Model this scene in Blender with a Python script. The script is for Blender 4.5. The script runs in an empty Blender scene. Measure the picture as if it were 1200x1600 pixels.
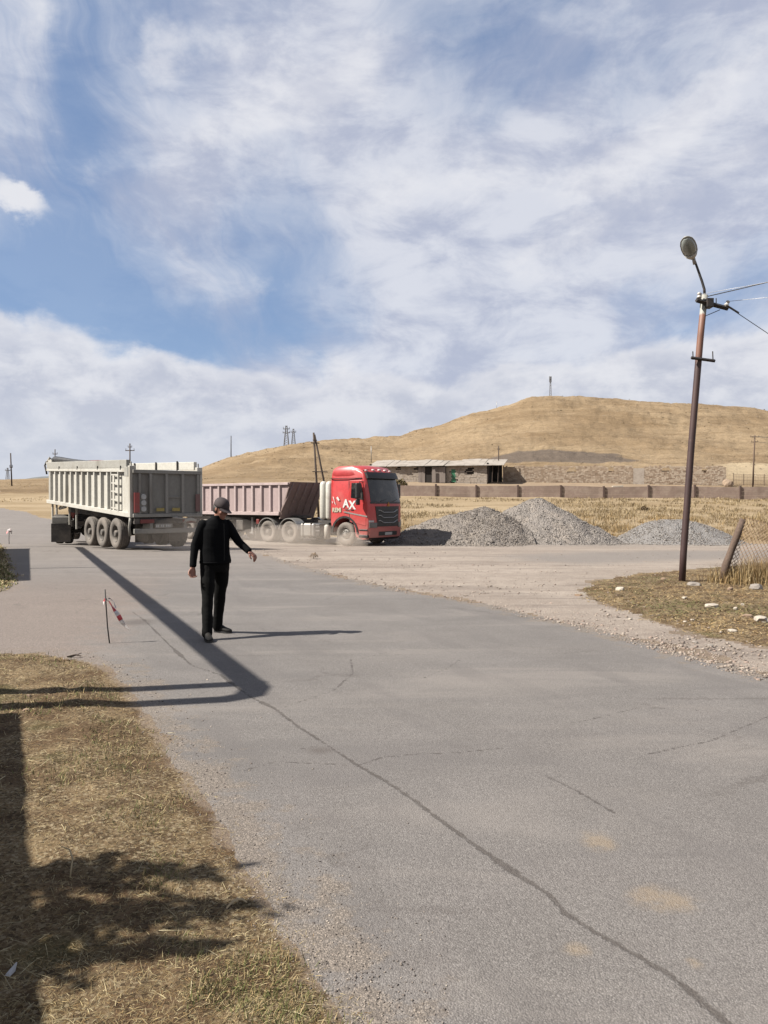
import bpy, bmesh, math, random
import numpy as np
from mathutils import Vector, Matrix
R = math.radians
random.seed(7)
rng = np.random.default_rng(11)
SC = bpy.context.scene
COL = SC.collection

# ------------------------------------------------------------------ camera
CAM_H = 1.68
HORIZON = 782.0          # row of the horizon in the 1200x1600 photograph
F = 1200.0
PITCH = math.atan((800 - HORIZON) / F)
cd = bpy.data.cameras.new('camera')
cam = bpy.data.objects.new('camera', cd)
COL.objects.link(cam)
cam.location = (0, 0, CAM_H)
cam.rotation_euler = (math.pi / 2 - PITCH, 0, 0)
cd.sensor_fit = 'HORIZONTAL'
cd.sensor_width = 36
cd.lens = 36
cd.clip_start = 0.05
cd.clip_end = 12000
SC.camera = cam

# ------------------------------------------------------------------ light
SUN_EL = R(45)
SHADOW_AZ = R(12.5)      # shadows run this far from +X towards +Y
sdir = Vector((-math.cos(SUN_EL) * math.cos(SHADOW_AZ), -math.cos(SUN_EL) * math.sin(SHADOW_AZ), math.sin(SUN_EL)))
sl = bpy.data.lights.new('sun', 'SUN')
sl.energy = 5.0
sl.angle = R(0.53)
sl.color = (1.0, 0.94, 0.85)
so = bpy.data.objects.new('sun', sl)
so.rotation_euler = (-sdir).to_track_quat('-Z', 'Y').to_euler()
COL.objects.link(so)
SC.view_settings.view_transform = 'Standard'
SC.view_settings.look = 'None'
SC.view_settings.gamma = 1
SC.view_settings.use_curve_mapping = False
SC.view_settings.exposure = 1.25
SC.cycles.volume_bounces = 1
SC.cycles.max_bounces = 6
SC.cycles.transparent_max_bounces = 8


class E:
    """a socket with arithmetic: writes math nodes"""
    def __init__(s, nt, sock): s.nt = nt; s.s = sock
    def _m(s, op, *a):
        n = s.nt.nodes.new('ShaderNodeMath'); n.operation = op
        for i, v in enumerate((s,) + a):
            if isinstance(v, E): s.nt.links.new(v.s, n.inputs[i])
            else: n.inputs[i].default_value = float(v)
        return E(s.nt, n.outputs[0])
    def __add__(s, o): return s._m('ADD', o)
    __radd__ = __add__
    def __sub__(s, o): return s._m('SUBTRACT', o)
    def __rsub__(s, o): return (s * -1) + o
    def __mul__(s, o): return s._m('MULTIPLY', o)
    __rmul__ = __mul__
    def __truediv__(s, o): return s._m('DIVIDE', o)
    def pw(s, o): return s._m('POWER', o)
    def abs(s): return s._m('ABSOLUTE')
    def exp(s): return s._m('EXPONENT')
    def mn(s, o): return s._m('MINIMUM', o)
    def mx(s, o): return s._m('MAXIMUM', o)
    def step(s, a, b):                     # smoothstep from a to b, result 0..1
        n = s.nt.nodes.new('ShaderNodeMapRange'); n.interpolation_type = 'SMOOTHSTEP'
        inv = a > b
        if inv: a, b = b, a
        s.nt.links.new(s.s, n.inputs[0]); n.inputs[1].default_value = a; n.inputs[2].default_value = b
        if inv: n.inputs[3].default_value = 1; n.inputs[4].default_value = 0
        return E(s.nt, n.outputs[0])


def sep(nt, sock):
    n = nt.nodes.new('ShaderNodeSeparateXYZ'); nt.links.new(sock, n.inputs[0])
    return [E(nt, n.outputs[i]) for i in range(3)]

def comb(nt, x, y, z):
    n = nt.nodes.new('ShaderNodeCombineXYZ')
    for i, v in enumerate((x, y, z)):
        if isinstance(v, E): nt.links.new(v.s, n.inputs[i])
        else: n.inputs[i].default_value = v
    return n.outputs[0]

def noise(nt, vec, scale, detail=4, rough=.55, dist=0, stretch=None):
    if stretch:
        m = nt.nodes.new('ShaderNodeMapping'); m.inputs['Scale'].default_value = stretch
        nt.links.new(vec, m.inputs[0]); vec = m.outputs[0]
    n = nt.nodes.new('ShaderNodeTexNoise')
    n.inputs['Scale'].default_value = scale; n.inputs['Detail'].default_value = detail
    n.inputs['Roughness'].default_value = rough; n.inputs['Distortion'].default_value = dist
    nt.links.new(vec, n.inputs['Vector'])
    return E(nt, n.outputs[0])

def voro(nt, vec, scale, feature='F1', out=0):
    n = nt.nodes.new('ShaderNodeTexVoronoi'); n.feature = feature
    n.inputs['Scale'].default_value = scale
    nt.links.new(vec, n.inputs['Vector'])
    return n.outputs[out]

KC = 1.0
def mix(nt, f, a, b, mode='MIX'):
    n = nt.nodes.new('ShaderNodeMix'); n.data_type = 'RGBA'; n.blend_type = mode
    if isinstance(f, E): nt.links.new(f.s, n.inputs[0])
    else: n.inputs[0].default_value = f
    for i, v in ((6, a), (7, b)):
        if isinstance(v, (tuple, list)): n.inputs[i].default_value = (v[0] * KC, v[1] * KC, v[2] * KC, 1)
        else: nt.links.new(v, n.inputs[i])
    return n.outputs[2]

def scalecol(nt, c, f):
    n = nt.nodes.new('ShaderNodeVectorMath'); n.operation = 'SCALE'
    if isinstance(c, tuple): n.inputs[0].default_value = tuple(q * KC for q in c)
    else: nt.links.new(c, n.inputs[0])
    nt.links.new(f.s, n.inputs['Scale'])
    return n.outputs[0]

def ray(px, py):
    a = (px - 600) / F; b = (800 - py) / F
    cp, sp = math.cos(PITCH), math.sin(PITCH)
    return Vector((a, cp + b * sp, -sp + b * cp))

# ------------------------------------------------------------------ sky
W = bpy.data.worlds.new('World'); SC.world = W; W.use_nodes = True
nt = W.node_tree; nt.nodes.clear()
out = nt.nodes.new('ShaderNodeOutputWorld'); bg = nt.nodes.new('ShaderNodeBackground')
sky = nt.nodes.new('ShaderNodeTexSky'); sky.sky_type = 'NISHITA'; sky.sun_disc = False
sky.sun_elevation = SUN_EL
sky.sun_rotation = R(90) - (math.pi + SHADOW_AZ) + 2 * math.pi
sky.air_density = 1.0; sky.dust_density = 0.6; sky.ozone_density = 1.3; sky.altitude = 1500
bg.inputs['Strength'].default_value = 0.05
tc = nt.nodes.new('ShaderNodeTexCoord')
vm = nt.nodes.new('ShaderNodeVectorMath'); vm.operation = 'NORMALIZE'
nt.links.new(tc.outputs['Generated'], vm.inputs[0])
D = vm.outputs[0]
dx, dy, dz = sep(nt, D)
el = dz._m('ARCSINE')
az = dx._m('ARCTAN2', dy)
warp1 = noise(nt, D, 2.2, 4, .6) - .5
warp2 = noise(nt, comb(nt, dx + 5, dy + 3, dz * 1.3), 2.6, 4, .6) - .5
azw = az + warp1 * .30
elw = el + warp2 * .20
iz = dz.mx(0) + .13
pv = comb(nt, dx / iz + warp1 * .7, dy / iz + warp2 * .7, 0)
cir = noise(nt, pv, 0.9, 7, .58, .5, (1, .55, 1))
fib = noise(nt, pv, 2.4, 8, .66, 1.6, (1.5, .5, 1))
puff = noise(nt, comb(nt, dx, dy, dz * 1.5), 8.0, 7, .58, .2)
puff_big = noise(nt, comb(nt, dx, dy, dz * 1.6), 3.4, 4, .55, .1)

def blob(px, py, rx, ry, rot, amp, A=None, L=None):
    d = ray(px, py).normalized(); a0 = math.atan2(d.x, d.y); e0 = math.asin(d.z)
    A = azw if A is None else A; L = elw if L is None else L
    u = (A - a0); v = (L - e0); c, s = math.cos(R(rot)), math.sin(R(rot))
    p = (u * c + v * s) * (F / rx); q = (v * c - u * s) * (F / ry)
    return ((p * p + q * q) * -1).exp() * amp

soft = noise(nt, pv, .55, 3, .5, .3, (1, .6, 1))
def streak(rot, k1, k2, off):
    c_, s_ = math.cos(R(rot)), math.sin(R(rot))
    return noise(nt, comb(nt, (azw * c_ + elw * s_) * k1 + off, (elw * c_ - azw * s_) * k2 + (warp2 * 1.2), off), 1.0, 7, .6, .5)
st_r = streak(33, 2.6, 9.0, 3.0); st_l = streak(-58, 2.4, 8.5, 8.0)
side_r = (azw + el * .25).step(-.10, .12)
strk = st_r * side_r + st_l * (1 - side_r)
cov = cir * .55 + fib * .40 + strk * 1.05 + soft * .55 - .83 - el.step(.48, 1.0) * .40
for b in [  # photograph pixel of the centre, radii in px, rotation, amount
    (190, 330, 250, 260, 0, -.20), (230, 180, 90, 160, 15, -.22), (1120, 90, 160, 80, 30, -.12), (860, 60, 200, 70, 0, -.16), (150, 215, 80, 160, 20, -.58), (330, 45, 130, 60, 0, -.40), (50, 440, 170, 110, 0, -.60), (455, 430, 95, 140, -12, -.55),
    (190, 505, 220, 40, 0, -.50), (700, 60, 170, 100, 20, -.30), (760, 200, 120, 60, 20, -.22), (1150, 60, 120, 60, 0, -.12), (1120, 440, 150, 70, 0, -.30),
    (60, 60, 70, 130, 10, -.10), (620, 470, 120, 50, 0, -.05), (1000, 330, 90, 50, 30, -.08),
    (470, 160, 190, 110, 15, .34), (650, 320, 190, 80, 0, .32), (310, 280, 170, 70, 35, .22), (1060, 190, 240, 75, 32, .42), (800, 450, 330, 85, 20, .32),
    (250, 350, 220, 70, -30, .2), (100, 60, 60, 60, 0, .25), (720, 580, 500, 60, 0, .25), (300, 80, 60, 50, 40, .25), (1150, 280, 120, 60, 20, .3)]:
    cov = cov + blob(*b)
cover = (cov + (st_l - .5) * .25).step(-.26, .56) * .85 + .15
puffw = (puff - .5) * .115 + (puff_big - .5) * .11
bank_top = az * az * .18 + .170                                   # upper rim of the cumulus bank
bd = el + warp2 * .05 - bank_top - puffw
bank = bd.step(.010, -.016)
detail = noise(nt, comb(nt, dx + 9, dy, dz * 1.4), 17.0, 6, .62, .3)
pf2 = (detail - .5)
lone = (blob(8, 322, 46, 40, 0, 1.0, az + puffw * 1.0 + pf2 * .05, el + puffw * .9 + pf2 * .06)).step(.30, .85)
shade = noise(nt, comb(nt, dx, dy, dz * 2.2), 7.0, 6, .62, .3)
c_wh = (6.5, 6.6, 7.1); c_gr = (4.25, 4.5, 5.5); c_haze = (5.3, 5.6, 6.3)
thin = mix(nt, shade.step(.38, .62), c_gr, c_wh)
skyc = mix(nt, .40, sky.outputs[0], (1.7, 2.95, 5.4))
c1 = mix(nt, cover * .86, skyc, thin)
bankc = mix(nt, (shade * .55 + detail * .45).step(.40, .60), (4.5, 4.75, 5.6), (6.4, 6.5, 6.95))
bankc = mix(nt, bd.step(-.045, -.008) * .6, bankc, (6.9, 6.95, 7.3))
bankc = mix(nt, el.step(.16, .01) * .75, bankc, c_haze)
pm = 0
for b in [(440, 190, 120, 60, 10, 1), (560, 110, 90, 50, 20, .8), (620, 335, 110, 55, 0, 1), (750, 300, 100, 35, 10, .9), (300, 75, 60, 38, 35, .9), (90, 40, 70, 40, 0, .8), (940, 250, 90, 45, 25, .8), (1100, 140, 130, 45, 30, 1), (485, 545, 60, 32, 0, 1), (1130, 270, 100, 40, 15, .7), (860, 400, 120, 40, 20, .7), (390, 50, 50, 30, 0, .6), (15, 498, 22, 12, 0, .9)]:
    pm = blob(*b) + pm
pz = (pm * .62 + (puff - .5) * 1.5 + (detail - .5) * .7).step(.22, .72)
c1 = mix(nt, pz * .70, c1, mix(nt, shade.step(.35, .6), (5.6, 5.75, 6.4), (6.9, 6.95, 7.3)))
c2 = mix(nt, bank * .93, c1, bankc)
c2 = mix(nt, lone * .95, c2, (6.8, 6.85, 7.2))
nt.links.new(c2, bg.inputs['Color'])
nt.links.new(bg.outputs[0], out.inputs[0])

KC = .525     # every surface colour below is scaled to its real reflectance by this
# ------------------------------------------------------------------ helpers
def smooth(a, b, x):
    t = np.clip((np.asarray(x, float) - a) / (b - a), 0, 1)
    return t * t * (3 - 2 * t)

def _h(i, j, s):
    n = (i * 374761393 + j * 668265263 + s * 982451653) & 0x7fffffff
    n = ((n ^ (n >> 13)) * 1274126177) & 0x7fffffff
    return ((n ^ (n >> 16)) & 0xffff) / 65535.0

def vnoise(x, y, s=0, octv=4, gain=.5):
    x = np.asarray(x, float); y = np.asarray(y, float)
    tot = 0; amp = 1; norm = 0
    for o in range(octv):
        xi = np.floor(x).astype(np.int64); yi = np.floor(y).astype(np.int64)
        fx = x - xi; fy = y - yi; fx = fx * fx * (3 - 2 * fx); fy = fy * fy * (3 - 2 * fy)
        a = _h(xi, yi, s + o); b = _h(xi + 1, yi, s + o); c = _h(xi, yi + 1, s + o); d = _h(xi + 1, yi + 1, s + o)
        tot = tot + amp * ((a + (b - a) * fx) * (1 - fy) + (c + (d - c) * fx) * fy)
        norm += amp; amp *= gain; x = x * 2.03 + 17.1; y = y * 2.03 + 5.7
    return tot / norm - .5

def tag(o, label=None, cat=None, group=None, kind=None):
    for k, v in (('label', label), ('category', cat), ('group', group), ('kind', kind)):
        if v: o[k] = v
    return o

def thing(name, label, cat, loc=(0, 0, 0), rz=0, group=None):
    o = bpy.data.objects.new(name, None); COL.objects.link(o)
    o.location = loc; o.rotation_euler = (0, 0, rz); o.empty_display_size = .3
    return tag(o, label, cat, group)

def np_obj(name, V, Fc, m, parent=None, smooth_=False, loops=None):
    """V (n,3), Fc (k,3) or (k,4) arrays"""
    me = bpy.data.meshes.new(name)
    V = np.asarray(V, np.float32); Fc = np.asarray(Fc, np.int32)
    n, k = Fc.shape
    me.vertices.add(len(V)); me.vertices.foreach_set('co', V.ravel())
    me.loops.add(n * k); me.loops.foreach_set('vertex_index', Fc.ravel())
    me.polygons.add(n); me.polygons.foreach_set('loop_start', np.arange(0, n * k, k, dtype=np.int32))
    me.update(calc_edges=True)
    if smooth_: me.polygons.foreach_set('use_smooth', np.ones(n, bool))
    for mm in (m if isinstance(m, (list, tuple)) else [m]): me.materials.append(mm)
    o = bpy.data.objects.new(name, me); COL.objects.link(o)
    if parent: o.parent = parent
    return o

class MB:
    def __init__(s, M=None): s.v = []; s.f = []; s.mi = []; s.M = M or Matrix.Identity(4); s.cur = 0; s.fn = None
    def add(s, vs, fs):
        b = len(s.v)
        for v in vs:
            v = Vector(v)
            if s.fn: v = Vector(s.fn(v))
            s.v.append(s.M @ v)
        for f in fs: s.f.append([i + b for i in f]); s.mi.append(s.cur)
        return s
    def box(s, x0, x1, y0, y1, z0, z1):
        vs = [(x, y, z) for z in (z0, z1) for y in (y0, y1) for x in (x0, x1)]
        return s.add(vs, [(0, 2, 3, 1), (4, 5, 7, 6), (0, 1, 5, 4), (2, 6, 7, 3), (0, 4, 6, 2), (1, 3, 7, 5)])
    def hexa(s, p):                # 8 points: bottom ring 4, top ring 4
        return s.add(p, [(3, 2, 1, 0), (4, 5, 6, 7), (0, 1, 5, 4), (1, 2, 6, 5), (2, 3, 7, 6), (3, 0, 4, 7)])
    def prism(s, prof, y0, y1):    # profile of (x,z) extruded along y
        n = len(prof)
        vs = [(x, y0, z) for x, z in prof] + [(x, y1, z) for x, z in prof]
        return s.add(vs, [list(range(n)), list(range(2 * n - 1, n - 1, -1))] + [(i, i + n, (i + 1) % n + n, (i + 1) % n) for i in range(n)])
    def loft(s, rings, caps=True, closed=False):
        n = len(rings[0]); vs = [p for r in rings for p in r]; fs = []
        m = len(rings)
        for k in range(m if closed else m - 1):
            a = k * n; b = ((k + 1) % m) * n
            for i in range(n): fs.append((a + i, a + (i + 1) % n, b + (i + 1) % n, b + i))
        if caps and not closed: fs += [list(range(n - 1, -1, -1)), list(range((m - 1) * n, m * n))]
        return s.add(vs, fs)
    def tube(s, pts, rad, n=8, caps=True, flat=1.0, up=None):
        pts = [Vector(p) for p in pts]
        if not isinstance(rad, (list, tuple)): rad = [rad] * len(pts)
        rings = []; ref = None
        for i, p in enumerate(pts):
            t = (pts[min(i + 1, len(pts) - 1)] - pts[max(i - 1, 0)]).normalized()
            if ref is None:
                ref = Vector(up) if up else (Vector((0, 0, 1)) if abs(t.z) < .9 else Vector((0, 1, 0)))
            u = (ref - t * ref.dot(t)).normalized(); w = t.cross(u); ref = u
            r = rad[i]
            rings.append([p + u * math.cos(2 * math.pi * k / n) * r * flat + w * math.sin(2 * math.pi * k / n) * r for k in range(n)])
        return s.loft(rings, caps)
    def lathe(s, prof, axis='y', n=32, c=(0, 0, 0)):   # profile (offset along the axis, radius), closed loop of rings
        rings = []
        for a, r in prof:
            ring = []
            for k in range(n):
                t = 2 * math.pi * k / n
                if axis == 'y': ring.append((c[0] + r * math.cos(t), c[1] + a, c[2] + r * math.sin(t)))
                elif axis == 'z': ring.append((c[0] + r * math.cos(t), c[1] + r * math.sin(t), c[2] + a))
                else: ring.append((c[0] + a, c[1] + r * math.cos(t), c[2] + r * math.sin(t)))
            rings.append(ring)
        return s.loft(rings, caps=True)
    def sphere(s, c, rx, ry, rz, n=12, m=8):
        rings = []
        for j in range(1, m):
            t = math.pi * j / m
            rings.append([(c[0] + rx * math.sin(t) * math.cos(2 * math.pi * k / n), c[1] + ry * math.sin(t) * math.sin(2 * math.pi * k / n), c[2] + rz * math.cos(t)) for k in range(n)])
        return s.loft(rings)
    def build(s, name, m, parent=None, smooth_=False, bevel=0, seg=2, auto=None):
        me = bpy.data.meshes.new(name)
        me.from_pydata([tuple(v) for v in s.v], [], s.f)
        for mm in (m if isinstance(m, (list, tuple)) else [m]): me.materials.append(mm)
        bm = bmesh.new(); bm.from_mesh(me)
        for f, i in zip(bm.faces, s.mi): f.material_index = i
        bmesh.ops.recalc_face_normals(bm, faces=bm.faces)
        if auto is not None:
            for e in bm.edges:
                e.smooth = len(e.link_faces) != 2 or e.calc_face_angle(0) < auto
        bm.to_mesh(me); bm.free()
        if smooth_ or auto is not None:
            me.polygons.foreach_set('use_smooth', np.ones(len(me.polygons), bool))
        o = bpy.data.objects.new(name, me); COL.objects.link(o)
        if parent: o.parent = parent
        if bevel:
            b = o.modifiers.new('bevel', 'BEVEL'); b.width = bevel; b.segments = seg; b.limit_method = 'ANGLE'; b.angle_limit = R(35)
            b.harden_normals = False
        return o

# ------------------------------------------------------------------ materials
def newmat(name):
    m = bpy.data.materials.new(name); m.use_nodes = True
    nt = m.node_tree; b = nt.nodes['Principled BSDF']
    return m, nt, b

def setbump(nt, b, h, strength, dist):
    n = nt.nodes.new('ShaderNodeBump'); n.inputs['Strength'].default_value = strength; n.inputs['Distance'].default_value = dist
    nt.links.new(h.s, n.inputs['Height']); nt.links.new(n.outputs[0], b.inputs['Normal'])

def mat(name, col, rough=.7, metal=0, dirt=None, dscale=3.0, damt=.5, bump=0, bscale=40, col2=None, streak=False, dustlow=None, spec=None, emit=None):
    """paint / metal / cloth with grain, blotches of dirt and fine relief"""
    m, nt, b = newmat(name)
    tc = nt.nodes.new('ShaderNodeTexCoord'); O = tc.outputs['Object']
    n1 = noise(nt, O, dscale, 6, .65, .3, (1, 1, .25) if streak else None)
    n2 = noise(nt, O, dscale * 9, 4, .6)
    c = mix(nt, n2.step(.3, .7), tuple(x * .88 for x in col), tuple(min(1, x * 1.08) for x in col))
    if col2: c = mix(nt, noise(nt, O, dscale * 1.7, 6, .7, .4).step(.45, .62), c, col2)
    if dirt: c = mix(nt, (n1 * .8 + n2 * .2).step(.62 - damt * .3, .72) * min(1, damt * 1.6), c, dirt)
    if dustlow:   # road dust thrown up from the wheels: (colour, height where it ends)
        z = sep(nt, O)[2]
        f = (z + (n1 - .5) * .9).step(dustlow[1], .1) * dustlow[2] + dustlow[3]
        c = mix(nt, f.mn(1), c, dustlow[0])
    nt.links.new(c, b.inputs['Base Color'])
    b.inputs['Metallic'].default_value = metal
    r = n1 * .25 + (rough - .12)
    nt.links.new(r.s, b.inputs['Roughness'])
    if spec is not None: b.inputs['Specular IOR Level'].default_value = spec
    if bump: setbump(nt, b, noise(nt, O, bscale, 4, .6), .6, bump)
    return m
# ------------------------------------------------------------------ terrain
SILR = [(-700, 752), (0, 750), (60, 748), (200, 742), (310, 733), (360, 715), (440, 697), (480, 690), (540, 685), (620, 681), (680, 668), (740, 648),
        (790, 637), (830, 626), (870, 620), (920, 621), (990, 626), (1080, 630), (1140, 634), (1200, 641), (1400, 672), (1700, 715), (2400, 740)]
SX = np.array([a for a, b in SILR], float); SY = np.array([b for a, b in SILR], float)
YN = [0, 26, 34, 42]; ZN = [0, 0, -.36, -.36]

def height(x, y):
    x = np.asarray(x, float); y = np.asarray(y, float)
    yy = np.maximum(y, .01)
    px = np.clip(600 + F * x / np.maximum(yy, 5), -700, 2400)
    sil = np.interp(px, SX, SY)
    lf = smooth(500, 140, px)
    z_near = np.interp(yy, YN, ZN)
    z_near = z_near * (1 - .55 * smooth(250, 60, px))
    zpy = lambda p, d: CAM_H + (HORIZON - p) / F * d
    left = smooth(400, 120, px)
    k = [42, 110, 125, 150, 200, 330]
    pr = [None, 777, 770, 752.5, 747, None]; pl = [None, 784, 776, 766, 758, None]
    zs = []
    for i, d in enumerate(k):
        if i == 0: zs.append(-.36 * (1 - .55 * smooth(250, 60, px)) + 0 * x)
        elif i == 5:
            r_ = 747 + (sil - 747) * .22
            zs.append(CAM_H + (HORIZON - np.minimum(r_, 747)) / F * d * (1 - left) + (HORIZON - 752) / F * d * left - CAM_H * 0)
        else: zs.append(zpy(pr[i], d) * (1 - left) + zpy(pl[i], d) * left)
    zc = CAM_H + (HORIZON - sil) / F * 700
    zs.append(zc); k.append(700)
    zs.append(zc * .92); k.append(850)
    zs.append(zc * .35); k.append(1500)
    zs.append(zc * 0 + 3); k.append(3000); zs.append(zc * 0 + 3); k.append(9000)
    z = z_near.copy()
    for i in range(len(k) - 1):
        t = np.clip((yy - k[i]) / (k[i + 1] - k[i]), 0, 1)
        if i >= 5: t = t * t * (3 - 2 * t) * .35 + t * .65
        seg = zs[i] * (1 - t) + zs[i + 1] * t
        z = np.where(yy >= k[i], seg, z)
    # rough hillside: gullies, terraces
    a = smooth(170, 330, yy) * (1 - left * .8)
    z = z + a * (vnoise(x / 60, y / 60, 3, 6, .56) * 14 * smooth(200, 600, yy) * smooth(760, 600, yy) + vnoise(x / 22, y / 50, 8, 3) * 1.8) * smooth(745, 700, sil)
    b = smooth(45, 60, yy) * smooth(400, 100, yy)
    z = z + b * vnoise(x / 6, y / 9, 5, 3) * .35
    z = z + a * (vnoise(x / 9, y / 14, 12, 4, .6) * 2.6) * smooth(200, 300, yy) * smooth(745, 700, sil)
    return z

def hz(x, y): return float(height(np.array([x]), np.array([y]))[0])

def P(px, py, Y):
    d = ray(px, py); t = Y / d.y
    return Vector((d.x * t, Y, CAM_H + d.z * t))

def G(px, py):
    """where the sight line through a pixel meets the ground"""
    d = ray(px, py); t = 1.5; pt = t
    while t < 900:
        if CAM_H + d.z * t - hz(d.x * t, d.y * t) < 0: break
        pt = t; t *= 1.02
    lo, hi = pt, t
    for _ in range(25):
        m = (lo + hi) / 2
        if CAM_H + d.z * m - hz(d.x * m, d.y * m) < 0: hi = m
        else: lo = m
    return Vector((d.x * lo, d.y * lo, hz(d.x * lo, d.y * lo)))

def G2(pts): return np.array([tuple(G(*p))[:2] for p in pts])

def sdist(X, Y, poly, closed=True):
    """signed distance to a polygon (+ inside) or distance to an open line"""
    d2 = np.full(X.shape, 1e18); n = len(poly); inside = np.zeros(X.shape, bool)
    for i in range(n if closed else n - 1):
        x1, y1 = poly[i]; x2, y2 = poly[(i + 1) % n]
        ex, ey = x2 - x1, y2 - y1; L = ex * ex + ey * ey + 1e-12
        t = np.clip(((X - x1) * ex + (Y - y1) * ey) / L, 0, 1)
        d2 = np.minimum(d2, (X - x1 - t * ex) ** 2 + (Y - y1 - t * ey) ** 2)
        if closed:
            c = ((y1 > Y) != (y2 > Y)) & (X < (x2 - x1) * (Y - y1) / (y2 - y1 + 1e-15) + x1)
            inside ^= c
    d = np.sqrt(d2)
    return np.where(inside, d, -d) if closed else d

# outlines, read off the photograph and dropped on to the ground
road_px_right = [(1200, 1056), (1120, 1035), (1020, 1006), (900, 976), (820, 958), (740, 940), (650, 925), (580, 912), (520, 898), (470, 885), (430, 872), (390, 862), (330, 852), (250, 842), (160, 828), (80, 812)]
left_far = [(40, 799), (0, 793.5), (-150, 790)]
left_near = [(-150, 905), (0, 903), (30, 898), (44, 882), (45, 856), (20, 850), (0, 848), (-150, 846)]
A = G2(road_px_right); B = G2(left_far)
road_poly = np.vstack([[[9, 3.5], [4.5, 5.8]], A[:1] * [1, 1], A[1:], B, G2([(-420, 789)]), G2([(-420, 838), (-150, 845), (0, 850), (8, 856), (14, 875), (19, 895), (22, 910), (15, 920), (0, 925), (-120, 935)]),
                       G2([(-90, 1018), (-30, 1022), (60, 1020), (130, 1032), (178, 1052), (205, 1085), (232, 1130), (268, 1180), (300, 1225), (335, 1290), (368, 1330), (392, 1385), (430, 1440), (480, 1490), (505, 1540), (540, 1600)]),
                       [[-.02, 1.6], [.3, .6], [1.0, -1.2], [2.5, -5], [9, -22], [22, -20], [12, -3]]])
lot_poly = np.vstack([A[::-1][3:], G2([(1290, 1078), (1300, 1010), (1200, 1012), (1110, 998), (1010, 968), (930, 938), (905, 922), (925, 908), (1000, 896), (1090, 889), (1180, 881), (1290, 876)]),
                      G2([(1290, 853), (1130, 849), (1000, 846), (880, 842), (760, 838), (640, 838), (560, 838), (450, 838), (330, 836), (200, 832)])])
SEAM = G2([(205, 955), (225, 968), (262, 1005), (300, 1040), (345, 1055), (390, 1088), (428, 1106), (470, 1138), (505, 1160), (560, 1196), (605, 1222), (650, 1252), (700, 1290), (760, 1332), (810, 1368), (855, 1395), (885, 1428), (940, 1462), (990, 1490), (1050, 1525), (1100, 1568), (1140, 1600), (1260, 1700)])
CRACK_SHADE_LINES = [G2(c) for c in [[(560, 1196), (600, 1182), (660, 1178), (720, 1176), (790, 1168)], [(1000, 1182), (1060, 1168), (1110, 1158), (1200, 1120)], [(440, 1106), (520, 1080), (552, 1052), (548, 1030)], [(660, 1060), (700, 1044), (720, 1030)],
                          [(850, 1210), (900, 1235), (960, 1270)], [(380, 1205), (430, 1190), (540, 1195)], [(0, 962), (60, 959), (120, 966)], [(560, 1030), (620, 1015), (700, 1012)], [(800, 1120), (900, 1130), (1000, 1105), (1090, 1110)],
                          [(470, 1170), (500, 1165)], [(0, 851), (80, 853), (150, 850)], [(40, 888), (100, 890), (165, 886)]]]  # last line paints the thin pipe leg's cast shadow among the cracks
STAINS = [(935, 1314, .10, .16, 1), (1035, 1405, .17, .14, 1), (905, 1484, .08, .07, 1), (1085, 1506, .04, .05, 1), (500, 1172, .12, .1, -.7), (215, 972, .28, .3, -1), (480, 1285, .25, .2, -.35), (555, 945, .8, 1.2, -.3), (660, 1495, .15, .12, -.4), (585, 1000, .7, .7, -.2), (980, 1480, .2, .2, -.3)]
ISLAND = G2([(905, 922), (925, 908), (1000, 896), (1090, 889), (1180, 881), (1290, 876), (1500, 880), (1500, 1010), (1300, 1010), (1200, 1012), (1110, 998), (1010, 968), (930, 938)])
TRACK = G2([(900, 872), (1000, 868), (1100, 866), (1250, 866)])

# near-to-far rings, finer where the camera sees more
rr = [.25, .6, 1.0, 1.35, 1.7, 2.0]
py = 1650.
while py > 835:
    r_ = CAM_H * F / (py - HORIZON)
    if r_ > rr[-1] + .01: rr.append(r_)
    py -= 2.3
while rr[-1] < 9000: rr.append(rr[-1] * (1.022 if rr[-1] < 900 else 1.12))
rr = np.array(rr)
aa = np.radians(np.concatenate([np.arange(-180, -36, 6), np.arange(-36, -29, 1), np.arange(-29, 29, .11), np.arange(29, 36, 1), np.arange(36, 180, 6)]))
nr, na = len(rr), len(aa)
RR, AA = np.meshgrid(rr, aa, indexing='ij')
GX = RR * np.sin(AA); GY = RR * np.cos(AA)
GZ = height(GX, GY)
d_road = sdist(GX, GY, road_poly); d_lot = sdist(GX, GY, lot_poly)
near = RR < 60
jag = vnoise(GX * 2.2, GY * 2.2, 21, 5, .6) * .45 * np.clip(RR / 7, .35, 2)
jag2 = vnoise(GX * .8, GY * .8, 31, 4) * .5
e_road = d_road + jag * .8; e_lot = d_lot + jag * 1.3 + jag2
verge = smooth(0, .5, -np.maximum(d_road, d_lot)) * near
GZ = GZ + verge * (.035 + .05 * vnoise(GX * 1.4, GY * 1.4, 41, 3) + .03 * vnoise(GX * 9, GY * 9, 44, 2) * (RR < 15))
lotm = smooth(-.2, .6, d_lot) * (1 - smooth(-.1, .3, d_road)) * near
ruts = np.sin((GY * .96 - GX * .14 + vnoise(GX / 7, GY / 7, 52, 2) * 5) * 3.1) * .018
GZ = GZ + lotm * (.05 * vnoise(GX * .9, GY * .9, 51, 4) + ruts * smooth(-.1, .2, vnoise(GX / 3, GY / 3, 56, 2)))
GZ = GZ + smooth(-.1, .5, d_road) * .004 * vnoise(GX * 1.3, GY * 1.3, 61, 3) * near
seam = sdist(GX, GY, SEAM, False)
crack_shade = np.full(GX.shape, 9.)
for c in CRACK_SHADE_LINES: crack_shade = np.minimum(crack_shade, sdist(GX, GY, c, False))
stain = np.zeros(GX.shape)
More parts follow.
